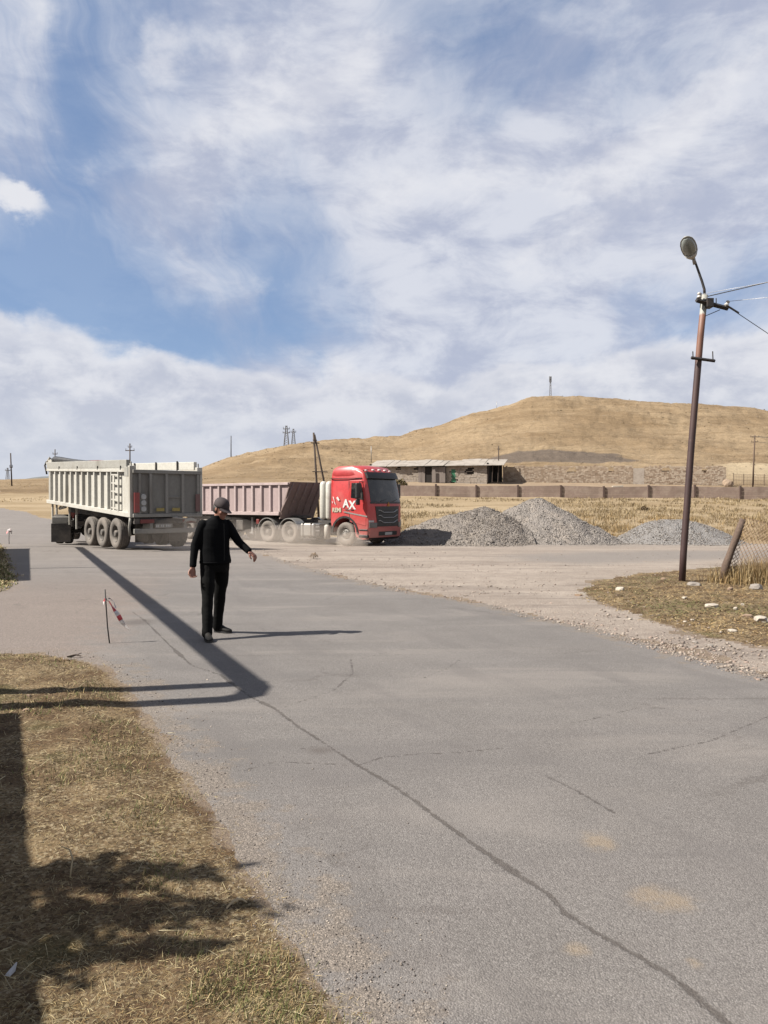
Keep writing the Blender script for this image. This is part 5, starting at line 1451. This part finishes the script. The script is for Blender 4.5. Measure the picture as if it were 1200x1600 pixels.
stake(14.5, 850, 827, 14.5, 'far short stake with a knot of barrier tape at the left edge', True)

# ------------------------------------------------------------------ gravel piles
def m_gravel(name, c1_, c2_, c3_, sc):
    m, nt, b = newmat(name); tc = nt.nodes.new('ShaderNodeTexCoord'); O = tc.outputs['Object']
    v = sep(nt, voro(nt, O, sc, 'F1', 1))[0]; d = E(nt, voro(nt, O, sc, 'F1', 0)); n = noise(nt, O, 1.1, 5, .65, .3)
    c = mix(nt, v, c1_, c2_); c = mix(nt, (n - (v * .2)).step(.40, .58) * .7, c, c3_)
    nt.links.new(c, b.inputs['Base Color']); b.inputs['Roughness'].default_value = .95; b.inputs['Specular IOR Level'].default_value = .1
    setbump(nt, b, d * -1, 1.0, .06); return m
def pile(name, label, peaks, box, nst, rs, m, cols, tracks=False, amp=1.0, seed=0):
    """peaks: (px, py_top, Y, slope, flat radius)"""
    x0, x1, Y0, Y1 = box; nx, ny = 150, 90
    xs = np.linspace(x0, x1, nx); ys = np.linspace(Y0, Y1, ny); X, Y = np.meshgrid(xs, ys)
    gz_ = height(X, Y); H = np.full(X.shape, -1.)
    for px_, pt_, Yp, sl_, fr in peaks:
        c = P(px_, pt_, Yp); d = np.hypot((X - c.x), (Y - c.y) * 1.0) * (1 + .35 * vnoise(np.arctan2(Y - c.y, X - c.x) * 2 + 9, X * 0 + Yp, seed + 3, 3))
        d = np.maximum(0, d - fr); h = c.z - hz(c.x, c.y) - sl_ * d + .12 * np.exp(-d * 2) * -1
        H = np.logaddexp(H * 6, h * 6) / 6
    H = H + .28 * amp * vnoise(X * 1.1, Y * 1.1, seed + 5, 4) + .10 * amp * vnoise(X * 4, Y * 4, seed + 8, 3)
    if tracks:
        t = (X * .55 + Y * .83); H = H - .07 * np.maximum(0, np.sin(t * 7.5)) * (X < P(722, 0, 37).x) * smooth(.1, .3, H)
    Z = gz_ + np.maximum(H, -.06)
    keep = H > -.05
    idx_ = np.arange(nx * ny).reshape(ny, nx); q = np.stack([idx_[:-1, :-1], idx_[:-1, 1:], idx_[1:, 1:], idx_[1:, :-1]], -1).reshape(-1, 4)
    q = q[keep.ravel()[q].any(1)]
    V = np.stack([X, Y, Z], -1).reshape(-1, 3); u, inv = np.unique(q, return_inverse=True)
    cx, cy = float(X[keep].mean()), float(Y[keep].mean()); e = thing(name, label, 'gravel pile', (cx, cy, hz(cx, cy)))
    off_ = np.array([cx, cy, hz(cx, cy)])
    np_obj('mound', V[u] - off_, inv.reshape(-1, 4), m, e, smooth_=True)
    # loose stones over the slopes, thinning out round the foot
    n = nst; sx = rng.uniform(x0, x1, n); sy = rng.uniform(Y0, Y1, n)
    fi = (sx - x0) / (x1 - x0) * (nx - 1); fj = (sy - Y0) / (Y1 - Y0) * (ny - 1); i0 = fi.astype(int).clip(0, nx - 2); j0 = fj.astype(int).clip(0, ny - 2); fi -= i0; fj -= j0
    bl = lambda A: A[j0, i0] * (1 - fi) * (1 - fj) + A[j0, i0 + 1] * fi * (1 - fj) + A[j0 + 1, i0] * (1 - fi) * fj + A[j0 + 1, i0 + 1] * fi * fj
    hh = bl(H); zz = bl(Z); k = (hh > -.30) & (rng.uniform(0, 1, n) < np.where(hh > 0, .35 + .65 * (vnoise(sx * .9, sy * .9, seed + 20, 3) > -.05), .35))
    if tracks: k &= ~((sx < P(722, 0, 37).x) & (hh > .15) & (rng.uniform(0, 1, n) < .7))
    sx, sy, zz = sx[k], sy[k], zz[k]; n = len(sx)
    pebbles('stones', sx - cx, sy - cy, np.maximum(zz, height(sx, sy)) + .01 - off_[2], rng.uniform(*rs, n) * rng.choice([1, 1, 1.5, 2.0], n, p=[.4, .3, .2, .1]), palette(n, cols, .22), None, e, flat=.8)
GC = [(.31, .28, .255), (.35, .315, .285), (.28, .255, .235), (.38, .345, .31), (.22, .20, .185)]
MGr = m_gravel('dark_gravel', (.27, .245, .225), (.36, .325, .295), (.41, .355, .305), 16)
pile('gravel_pile', 'long gravel pile with tyre tracks on its left slope, coarse dark rock at its peak', [(757, 790, 38.4, .60, .2), (725, 802, 38.4, .45, .4), (692, 813, 38.4, .40, .5), (660, 824, 38.3, .45, .4), (785, 806, 37.8, .55, .2)], (P(600, 0, 36).x, P(835, 0, 36).x, 33.2, 41.5), 12000, (.014, .036), m_gravel('brown_gravel', (.23, .205, .185), (.33, .295, .265), (.38, .33, .28), 16), [(a * .86, b_ * .83, c_ * .80) for a, b_, c_ in GC], True, 1.2, 3)
pile('gravel_pile', 'tallest gravel pile, conical, right of the tyre-tracked one', [(836, 776, 39.2, .66, .25), (870, 798, 38.2, .55, .3), (800, 800, 38.8, .6, .3), (905, 822, 37.6, .5, .3)], (P(745, 0, 38).x, P(985, 0, 38).x, 34.8, 44), 12000, (.013, .034), MGr, GC, False, .9, 13)
pile('gravel_pile', 'low flat-topped pile of fine grey gravel behind the lamp pole', [(1028, 813, 37.6, .62, .4), (1052, 812, 37.6, .60, .45), (1074, 813, 37.6, .52, .4), (1102, 827, 37.0, .48, .25)], (P(945, 0, 38).x, P(1150, 0, 38).x, 34.5, 42), 12000, (.014, .032), m_gravel('fine_gravel', (.30, .285, .275), (.40, .38, .365), (.36, .34, .32), 22), GC, False, .45, 23)

# ------------------------------------------------------------------ panel wall at the end of the grass
M_PANEL = mat('panel_concrete', (.335, .245, .20), .9, dirt=(.24, .175, .14), dscale=.5, damt=.6, bump=.02, bscale=6, col2=(.40, .31, .25))
M_POST = mat('post_concrete', (.16, .105, .085), .9, dirt=(.22, .16, .13), dscale=1.5, damt=.5)
wx = [492, 555, 618, 681, 744, 809, 876, 943, 1013, 1085, 1156, 1229, 1304, 1382]
wpt = []
for i, p_ in enumerate(wx):
    Yw = 116 - i * 1.25; q = P(p_, 777.5, Yw); wpt.append(Vector((q.x, q.y, hz(q.x, q.y))))
wall = thing('boundary_wall', 'long low wall of brown concrete panels between posts in front of the sheds', 'wall', tuple(wpt[0]))
for i in range(len(wpt)):
    p = wpt[i] - wpt[0]
    b = MB(); b.box(p.x - .14, p.x + .14, p.y - .20, p.y + .12, p.z - .3, p.z + 1.78 + .05 * math.sin(i * 7)); b.build('wall_post', M_POST, wall, bevel=.02, seg=1)
    if i < len(wpt) - 1:
        q = wpt[i + 1] - wpt[0]; h0 = 1.62 + .06 * math.sin(i * 3.3); h1 = 1.62 + .06 * math.sin(i * 5.1 + 1)
        for za, zb in ((-.4, .50), (.515, 1.05), (1.065, None)):
            t0_, t1_ = (h0, h1) if zb is None else (zb, zb)
            dy_ = .004 if zb == 1.05 else .02
            b = MB(); b.hexa([(p.x + .14, p.y - dy_, p.z + za), (q.x - .14, q.y - dy_, q.z + za), (q.x - .14, q.y + .09, q.z + za), (p.x + .14, p.y + .09, p.z + za), (p.x + .14, p.y - dy_, p.z + t0_), (q.x - .14, q.y - dy_, q.z + t1_), (q.x - .14, q.y + .09, q.z + t1_), (p.x + .14, p.y + .09, p.z + t0_)])
            b.build('concrete_panel', M_PANEL, wall)

# ------------------------------------------------------------------ long low shed
M_STONEW = mat('pale_block', (.52, .44, .36), .9, dirt=(.27, .21, .165), dscale=1.2, damt=.6, bump=.03, bscale=5)
M_STONEW2 = mat('pale_block_light', (.52, .45, .38), .9, dirt=(.32, .26, .21), dscale=1.6, damt=.5)
M_GREYW = mat('grey_boards', (.30, .25, .22), .9, dirt=(.15, .12, .105), dscale=1, damt=.5, streak=True)
M_ROOF = mat('asbestos_roof', (.46, .41, .355), .9, dirt=(.26, .22, .18), dscale=.7, damt=.7)
M_DARKIN = mat('interior_shade', (.03, .024, .02), 1)  # near-black colour paints the shade inside the shed openings
M_GREEN = mat('green_door_paint', (.03, .20, .10), .6, dirt=(.10, .17, .10), dscale=3, damt=.4)
sh0 = P(577, 752, 150); sh0.z = hz(sh0.x, sh0.y)
shed = thing('farm_shed', 'long low stone shed with pale sagging roof and one green door', 'shed', tuple(sh0))
S = 8.0
RA_ = R(-15); ca_, sa_ = math.cos(RA_), math.sin(RA_)
def along(px, p0): m = (px - 600) / F; return (m * p0.y - p0.x) / (ca_ - sa_ * m)
def sx_(px): return along(px, sh0)
shed.rotation_euler = (0, 0, RA_)
def sz_(py): return CAM_H + (HORIZON - py) / F * 150 - sh0.z
def blocks(parent, xa, xb, za, zb, y, ms, holes=(), bw=.62, bh=.31, name='block', top=None, dep=.25, stuff=False):
    """courses of single stones, holes are (xa, xb, za, zb)"""
    r_ = 0; z = za; me = None; mb = MB(); cnt = 0
    rnd = random.Random(int(xa * 10) + int(y))
    while z < zb - .05:
        x = xa - (bw / 2 if r_ % 2 else 0); h_ = min(bh, zb - z)
        while x < xb - .05:
            w_ = bw * rnd.uniform(.8, 1.2); a, c = max(x, xa), min(x + w_, xb); mid_ = ((a + c) / 2, z + h_ / 2)
            t_ok = top is None or z + h_ <= top((a + c) / 2) + .02
            if c - a > .08 and t_ok and not any(h[0] < mid_[0] < h[1] and h[2] < mid_[1] < h[3] for h in holes):
                o_ = rnd.uniform(-.03, .03)
                q = MB() if not stuff else mb
                q.cur = rnd.randrange(len(ms)) if stuff else 0
                q.box(a + .012, c - .012, y - dep / 2 + o_, y + dep / 2, z + .012, z + h_ - .012)
                if not stuff: q.build(name, rnd.choice(ms), parent)
                cnt += 1
            x += w_
        z += bh; r_ += 1
    if stuff:
        o = mb.build(name, ms, parent); o['kind'] = 'stuff'
    return cnt
zt = sz_(730)
MS = [M_STONEW, M_STONEW, M_STONEW2]
blocks(shed, sx_(577), sx_(655), -1.5, zt, 0, MS, [(sx_(620), sx_(627), sz_(736), sz_(730.5)), (sx_(648), sx_(654), sz_(734), sz_(730))], name='stonework', stuff=True)
blocks(shed, sx_(697), sx_(761), -1.5, zt, 0, MS, [(sx_(704.5), sx_(713), -1.5, sz_(734)), (sx_(728), sx_(738.5), sz_(743), sz_(733.5))], name='stonework', stuff=True)
b = MB(); b.box(sx_(577), sx_(761), .13, .2, -.3, zt - .05); b.box(sx_(577), sx_(577) + .2, .2, 6, -.3, zt + .6); b.box(sx_(761) - .1, sx_(761) + .1, .2, 6, -.3, zt + .6); b.box(sx_(577), sx_(779), 5.8, 6.0, -.3, zt + 1.2); b.build('dark_inner_wall', M_DARKIN, shed)
for k in range(8):
    xa = sx_(655) + k * (sx_(697) - sx_(655)) / 8; xb = xa + (sx_(697) - sx_(655)) / 8 - .02
    if k in (2, 3): continue
    b = MB(); b.box(xa, xb, -.75 - .02 * (k % 2), -.70, -.3, zt - .12 - .03 * (k % 3)); b.build('board', M_GREYW, shed)
b = MB(); b.box(sx_(655), sx_(697), -.65, -.6, -.3, zt - .1); b.box(sx_(655), sx_(655) + .06, -.7, .1, -.3, zt - .1); b.box(sx_(697) - .06, sx_(697), -.7, .1, -.3, zt - .1); b.build('dark_inner_wall', M_DARKIN, shed)
b = MB(); b.box(sx_(678) - .1, sx_(678) + .45, -1.15, -1.1, -.2, sz_(735)); b.build('door', M_GREYW, shed)
b = MB(); b.box(sx_(705), sx_(712.6), -.10, -.04, -.2, sz_(735)); dr_ = b.build('door', M_GREEN, shed); dr_['label'] = 'faded green door'
b = MB(); b.box(sx_(712.6) - .2, sx_(712.6) - .12, -.14, -.10, .9, 1.0); b.build('handle', M_IRON, dr_)
for xa, xb, za, zb in ((704.2, 705, -.2, sz_(734)), (712.6, 713.4, -.2, sz_(734))):
    b = MB(); b.box(sx_(xa), sx_(xb), -.14, 0, za, zb); b.build('door_frame', M_STONEW2, shed)
for xa, xb, ya, yb in ((728, 738.5, 743, 733.5), (620, 627, 736, 730.5), (648, 654, 734, 730)):
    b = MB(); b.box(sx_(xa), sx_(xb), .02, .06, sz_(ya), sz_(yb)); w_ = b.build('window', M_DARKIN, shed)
    b = MB(); b.box(sx_(xa), sx_(xb), -.08, .0, (sz_(ya) + sz_(yb)) / 2 - .04, (sz_(ya) + sz_(yb)) / 2 + .05); b.build('window_bar', M_STONEW2, w_)
b = MB(); b.hexa([(sx_(715), -.20, .9), (sx_(716), -.20, 1.2), (sx_(716), -.16, 1.2), (sx_(715), -.16, .9), (sx_(719), -.20, sz_(733)), (sx_(721), -.20, sz_(733)), (sx_(721), -.16, sz_(733)), (sx_(719), -.16, sz_(733))]); b.build('brace', M_GREYW, shed)
for px_ in (762, 769, 778, 786):
    b = MB(); b.tube([(sx_(px_), -.1, -.3), (sx_(px_) + .1, -.1, zt)], .09, 6); b.build('porch_post', M_DWOOD, shed)
nsh = 21
for k in range(nsh):
    xa = sx_(576) + k * (sx_(788) - sx_(576)) / nsh; xb = xa + (sx_(788) - sx_(576)) / nsh - .015
    fr = -.7 - .10 * ((k * 7) % 3) ; sag = .10 * math.sin(k * .9) - (.12 if 8 < k < 14 else 0)
    if 7 <= k <= 11: fr -= .5
    b = MB(); b.hexa([(xa, fr, zt + .02), (xb, fr, zt + .02), (xb, 6.2, zt + 1.50 + sag), (xa, 6.2, zt + 1.50 + sag), (xa, fr, zt + .11), (xb, fr, zt + .11), (xb, 6.2, zt + 1.60 + sag), (xa, 6.2, zt + 1.60 + sag)]); b.build('roof_sheet', M_ROOF, shed)

# ruined stone wall
rw0 = P(786, 750, 150); rw0.z = hz(rw0.x, rw0.y)
RX = lambda v: along(786 + v * 8, rw0) * 1.0
ruin = thing('ruined_wall', 'long ruined wall of pale stone blocks right of the shed', 'wall', tuple(rw0))
M_R1 = mat('ruin_stone_tan', (.52, .405, .30), .95, dirt=(.26, .19, .135), dscale=1.5, damt=.5); M_R2 = mat('ruin_stone_pale', (.60, .49, .38), .95); M_R3 = mat('ruin_stone_brown', (.40, .295, .21), .95)
ruin.rotation_euler = (0, 0, RA_)
tp = lambda x: sz_(729) + .1 - .0114 * x + .35 * float(vnoise(x * .35, 0, 5, 3)) + .25 * float(vnoise(x * 1.7, 3, 9, 2)) + .01 * x * 0
blocks(ruin, 0, RX(25.4), -2.0, 3.4, 0, [M_R1, M_R1, M_R2, M_R3], [(RX(12.6), RX(14.2), 1.6, 2.5), (RX(20.4), RX(21.6), 1.6, 2.5)], .42, .24, 'stonework', tp, .4, stuff=True)
blocks(ruin, RX(27.5), RX(43.5), -2.0, 3.4, 0, [M_R1, M_R2, M_R2, M_R3], [(RX(31.0), RX(32.6), 1.5, 2.3), (RX(38.9), RX(39.8), 1.4, 2.2)], .42, .24, 'stonework', tp, .4, stuff=True)
b = MB(); b.box(RX(25.4), RX(27.5), -.22, .2, -2, 2.3); b.build('concrete_panel', M_STONEW2, ruin)
b = MB(); b.box(0, RX(43.5), .25, .35, -2, 1.8); b.build('rear_wall', M_R3, ruin)
g = P(1137, 749, 138); g.z = hz(g.x, g.y)
b = bmesh.new(); bmesh.ops.create_icosphere(b, subdivisions=3, radius=1)
for v in b.verts:
    c = v.co.copy(); f = 1 + .5 * float(vnoise(c.x * 2, c.y * 2 + c.z * 2, 8, 3)); v.co = Vector((c.x * f * .95, c.y * f * .8, c.z * f * .85 + .5))
me = bpy.data.meshes.new('rubble_heap'); b.to_mesh(me); b.free(); me.materials.append(M_R3); o = bpy.data.objects.new('rubble_heap', me); COL.objects.link(o); o.location = g; tag(o, 'dark rubble heap at the right end of the ruined wall', 'rubble')
# bushes
def bush(px, py, Y, r, label, n=260, cols=((.05, .06, .025), (.09, .09, .035), (.14, .11, .05))):
    p = P(px, py, Y); p.z = hz(p.x, p.y); e = thing('bush', label, 'bush', tuple(p))
    d = rng.normal(0, 1, (n, 3)); d /= np.linalg.norm(d, axis=1)[:, None]; rr_ = r * rng.uniform(.3, 1, n) ** .5
    q = d * rr_[:, None]; q[:, 2] = np.abs(q[:, 2]) * .9 + .05
    o = blades('foliage', q[:, 0], q[:, 1], q[:, 2], rng.uniform(.15, .3, n) * r * 1.2, rng.uniform(.12, .2, n) * r, rng.uniform(-.3, 1.3, n), palette(n, cols), M_BLADE, None, .2, e); del o['kind']
    b = MB(); b.tube([(0, 0, -.1), (0, 0, r * .5)], r * .06, 5); b.build('stem', M_DWOOD, e)
bush(789, 726, 152, .9, 'dark bush at the right end of the shed roof'); bpy.data.objects[-1] if False else None
bush(820, 729, 165, .8, 'small green bush above the ruined wall'); bush(625, 752, 138, 1.4, 'weedy bush in front of the left end of the shed', 300, ((.18, .15, .07), (.26, .20, .10), (.12, .11, .05)))
bush(1007, 796, 70, .45, 'dark dead bush in the field behind the flat gravel pile', 160, ((.07, .045, .025), (.14, .09, .05)))
bush(490, 884, 22, .14, 'small dry weed in the dirt between the man and the red truck', 90, ((.30, .20, .11), (.22, .15, .08)))
# slabs and planks lying about in front of the ruin
for px_, py_, Y_, w_, h_, lab, m_ in ((965, 753, 135, 2.0, .25, 'white slab lying before the ruined wall', M_PALE), (975, 755, 132, 1.2, .2, 'small white slab right beside a larger one before the ruin', M_PALE), (694, 756, 136, 2.6, .15, 'pale plank pile under the grey boarded part of the shed', M_PALE), (790, 762, 120, 1.4, .2, 'pale flat stone just behind the panel wall', M_PALE),
                                 (820, 757, 128, 1.4, .35, 'brown rubble behind the fourth panel of the wall', M_BRST), (990, 812 - 6, 48, 1.1, .05, 'pale plank in the grass left of the flat gravel pile', M_PALE), (1037, 755, 133, 1.0, .3, 'tan rubble behind the wall right of the white slabs', M_BRST), (888, 757, 132, 2.2, .18, 'pale broken slab in front of the middle of the ruined wall', M_PALE)):
    p = P(px_, py_, Y_); p.z = hz(p.x, p.y) + h_ * .4
    b = MB(); b.hexa([(-w_ / 2, -.5, -h_), (w_ / 2, -.4, -h_), (w_ * .55, .5, -h_), (-w_ * .5, .6, -h_), (-w_ / 2, -.45, h_ * .4), (w_ * .42, -.35, h_), (w_ / 2, .4, h_ * .8), (-w_ * .4, .5, h_ * .6)])
    o = b.build('slab', m_, bevel=.03, seg=1); o.location = p; tag(o, lab, 'slab')
# mesh fence at far right of the ruin
p0_ = P(1146, 750, 142); p0_.z = hz(p0_.x, p0_.y); fe = thing('mesh_fence', 'far wire mesh fence between thin posts right of the ruined wall', 'fence', tuple(p0_))
for k in range(9):
    x_ = k * 1.55; y_ = -k * .7; zg = hz(p0_.x + x_, p0_.y + y_) - p0_.z
    b = MB(); b.tube([(x_, y_, zg - .3), (x_, y_, zg + 2.1)], .055, 6); b.build('fence_post', M_WOOD, fe)
mbw = MB()
for k in range(52):
    x_ = k * .24; y_ = -x_ * .45; zg = hz(p0_.x + x_, p0_.y + y_) - p0_.z; mbw.box(x_ - .012, x_ + .012, y_ - .01, y_ + .01, zg + .05, zg + 1.9)
for zz in (.2, .9, 1.5, 1.95): mbw.tube([(x_, -x_ * .45, hz(p0_.x + x_, p0_.y - x_ * .45) - p0_.z + zz) for x_ in np.linspace(0, 12.4, 9)], .02, 4)
o = mbw.build('wire_mesh', M_WOOD, fe); o['kind'] = 'stuff'

# ------------------------------------------------------------------ chain-link fence at the right edge
M_LINK = mat('rusty_wire', (.30, .20, .12), .7, .2, dirt=(.17, .10, .06), dscale=12, damt=.5)
g = G(1128, 912); cf = thing('chain_link_fence', 'sagging rusty chain-link fence on a leaning wooden post at the right edge', 'fence', tuple(g))
K = lambda px_, py_, dy=0: P(px_, py_, g.y + dy) - g
b = MB(); b.tube([K(1127, 916), K(1134, 884), K(1142, 862), K(1152, 836), K(1161, 811)], [.082, .078, .066, .070, .060], 12); po = b.build('post', M_WOOD, cf, smooth_=True)
b = MB()
nu, nv = 44, 15
def lp(u, v):      # u along the fence, v up it
    bx = K(1127, 916) * (1 - v) + K(1162, 812) * v
    far_ = Vector((2.9, -1.2, 0)); sagz = -.05 * math.sin(u * math.pi * 2) + .04 * math.sin(u * 9 + v * 2)
    return bx + far_ * u * (1 if True else 1) + Vector((0, .05 * math.sin(u * 7 + v * 5), sagz * (.3 + v) - (.10 * u * v) - .3 * v * 0)) + Vector((-.16 * u * v, 0, 0))
for s in (0, 1):
    for i in range(-nv, nu + 1):
        pts = []
        for j in range(nv + 1):
            u = (i + (j if s == 0 else nv - j)) / nu
            if 0 <= u <= 1: pts.append(lp(u, j / nv))
        if len(pts) > 1: b.tube(pts, .0065, 3, caps=False)
b.tube([lp(u, 1) for u in np.linspace(0, 1, 20)], .006, 4)
o = b.build('wire_mesh', M_LINK, cf); o['kind'] = 'stuff'
b = MB(); b.tube([lp(1, 0) + Vector((0, 0, -.2)), lp(1, 1.05)], .07, 10); b.build('post', M_WOOD, cf, smooth_=True)
n = 9500; u = rng.uniform(-.03, 1.0, n); q = np.array([tuple(lp(a, 0) + g) for a in u]); x = q[:, 0] + rng.normal(0, .18, n) + .1; y = q[:, 1] + rng.normal(0, .22, n) + .02
tall = rng.uniform(.12, .78, n) * np.clip(.45 + u * 3, .45, 1)
blades('tall_dry_grass', x, y, surf(x, y)[0] - .02, tall, rng.uniform(.006, .012, n), rng.uniform(R(55), R(89), n), palette(n, [(.50, .36, .18), (.42, .29, .13), (.56, .44, .26), (.32, .21, .10)]), M_BLADE, 'tall dry grass along the foot of the chain-link fence', .5)

# ------------------------------------------------------------------ things left of the frame whose shadows fall into it
M_PIPE = mat('yellow_gas_pipe', (.50, .36, .08), .6, dirt=(.3, .2, .1), dscale=3, damt=.4)
ct = 1 / math.tan(SUN_EL); off_s = Vector((math.cos(SHADOW_AZ), math.sin(SHADOW_AZ), 0)) * ct
Hp = 4.5; r_p = .105
S1 = G(402, 1067); S2 = G(417, 1089); F1_ = S1 - off_s * Hp; F2_ = S2 - off_s * Hp
far_s = G(120, 850); dirb = (G(189, 900) - G(404, 1062)).normalized()
pipe = thing('gas_pipe', 'overhead gas pipe on legs running beside the road, left of the frame', 'pipe', (F2_.x, F2_.y, 0))
a0 = Vector((0, 0, 0)); Ld = 25.0; e1 = dirb * Ld
b = MB(); b.tube([Vector((0, 0, -.2)), Vector((0, 0, Hp - .35)), dirb * .10 + Vector((0, 0, Hp - .12)), dirb * .35 + Vector((0, 0, Hp))] + [dirb * t + Vector((0, 0, Hp)) for t in (5, 12, 18, Ld - .3)] + [e1 + Vector((0, 0, Hp - .3)), e1 + Vector((0, 0, -.3))], [r_p] * 4 + [r_p * 1.0] * 6, 16)
b.build('pipe_run', M_PIPE, pipe, smooth_=True)
b = MB(); d1 = F1_ - F2_; d1.z = 0; b.tube([d1 + Vector((0, 0, -.2)), d1 + Vector((0, 0, Hp))], r_p * .95, 14); b.build('support_leg', M_PIPE, pipe, smooth_=True)
d3 = dirb * ((G(165, 886) - S2).length); b = MB(); b.tube([d3 + Vector((0, 0, -.2)), d3 + Vector((0, 0, Hp))], .05, 10); b.build('support_leg', M_IRON, pipe, smooth_=True)
# garden wall near the camera
Hw = 2.2; w0 = G(42, 1122) - off_s * Hw; w1 = G(85, 1600) - off_s * Hw; dw = (w1 - w0).normalized(); nw_ = Vector((dw.y, -dw.x, 0)); nw_ = nw_ if nw_.x < 0 else -nw_
gw = thing('garden_wall', 'rendered garden wall beside the verge, left of the frame', 'wall', (w0.x, w0.y, 0))
b = MB(); e_ = dw * 11; t_ = nw_ * .3
b.hexa([(0, 0, -.3), tuple(e_ + Vector((0, 0, -.3))), tuple(e_ + t_ + Vector((0, 0, -.3))), tuple(t_ + Vector((0, 0, -.3))), (0, 0, Hw), tuple(e_ + Vector((0, 0, Hw))), tuple(e_ + t_ + Vector((0, 0, Hw))), tuple(t_ + Vector((0, 0, Hw)))]); b.build('wall', M_STONEW, gw)
# shed further off
Hs = 3.0; s0 = G(48, 907) - off_s * Hs; s1 = G(46, 857) - off_s * Hs; ds = s1 - s0; ns = Vector((-ds.y, ds.x, 0)).normalized(); ns = ns if ns.x < 0 else -ns; t_ = ns * 5
fs_ = thing('garage', 'plain flat-roofed garage beside the road, left of the frame', 'garage', (s0.x, s0.y, 0))
ds.z = 0
def quadbox(mb, a, u, v, z0, z1): mb.hexa([a + Vector((0, 0, z0)), a + u + Vector((0, 0, z0)), a + u + v + Vector((0, 0, z0)), a + v + Vector((0, 0, z0)), a + Vector((0, 0, z1)), a + u + Vector((0, 0, z1)), a + u + v + Vector((0, 0, z1)), a + v + Vector((0, 0, z1))])
b = MB(); quadbox(b, ns * .15 + ds.normalized() * .15, ds - ds.normalized() * .3, t_, -.3, Hs - .15); b.build('wall', M_STONEW, fs_)
b = MB(); quadbox(b, Vector((0, 0, 0)), ds, t_ + ns * .3, Hs - .15, Hs); b.build('roof', M_ROOF, fs_)
# unseen leafy shoots, added and shaped to cast finger shadows on the road
shb = None; c0 = G(338, 1360) - off_s * 3.2
shb = thing('shadow_shrub', 'added leafy shrub left of the frame, shaped for the finger shadows it casts', 'shrub', (c0.x, c0.y, 0))
lx = []; 
for px_, py_, h_ in ((318, 1366, 3.22), (372, 1420, 3.3), (296, 1488, 3.18)):
    tpv = G(px_, py_) - off_s * h_ - c0; tpv.z = h_; bs = Vector((tpv.x - .15, tpv.y * .75, 0))
    b = MB(); b.tube([bs, bs * .5 + tpv * .5 + Vector((.05, 0, 0)), tpv], [.05, .035, .012], 8); b.build('branch', M_DWOOD, shb, smooth_=True)
    for t in np.linspace(.62, 1, 40):
        p = bs + (tpv - bs) * t
        for k in range(11 if t < .9 else 6): w_ = .105 if t < .95 else .05; lx.append((p.x + random.gauss(0, w_), p.y + random.gauss(0, w_ * .6), p.z + random.gauss(0, .08)))
lx = np.array(lx); n = len(lx)
o = blades('leaves', lx[:, 0], lx[:, 1], lx[:, 2], rng.uniform(.07, .13, n), rng.uniform(.04, .07, n), rng.uniform(-.8, 1.2, n), palette(n, GREEN), M_BLADE, None, .2, shb)

# ------------------------------------------------------------------ dust thrown up by the trucks
def dust(name, label, parts, dens_):
    m = bpy.data.materials.new(name); m.use_nodes = True; nt = m.node_tree; nt.nodes.clear()
    o_ = nt.nodes.new('ShaderNodeOutputMaterial'); v = nt.nodes.new('ShaderNodeVolumePrincipled'); v.inputs['Color'].default_value = (.80, .72, .64, 1); v.inputs['Density'].default_value = dens_; v.inputs['Anisotropy'].default_value = .2
    nt.links.new(v.outputs[0], o_.inputs['Volume'])
    b = MB()
    for c, r1, r2, r3 in parts: b.sphere(c, r1, r2, r3, 20, 12)
    o = b.build(name, m, smooth_=True); o['kind'] = 'stuff'; o['label'] = label
    return o
dust('dust_cloud', 'pale dust behind the grey tipper', [((-6.0, 25.6, .55), 2.3, 1.3, .65)], .07)
dust('dust_haze', 'thin dust around the wheels of the red truck', [((-3.6, 35.2, .0), 3.4, 1.4, .62)], .22)
dust('wheel_dust', 'dust puff at the front wheel of the red truck', [((-1.4, 33.9, -.15), .75, .5, .45)], .7)
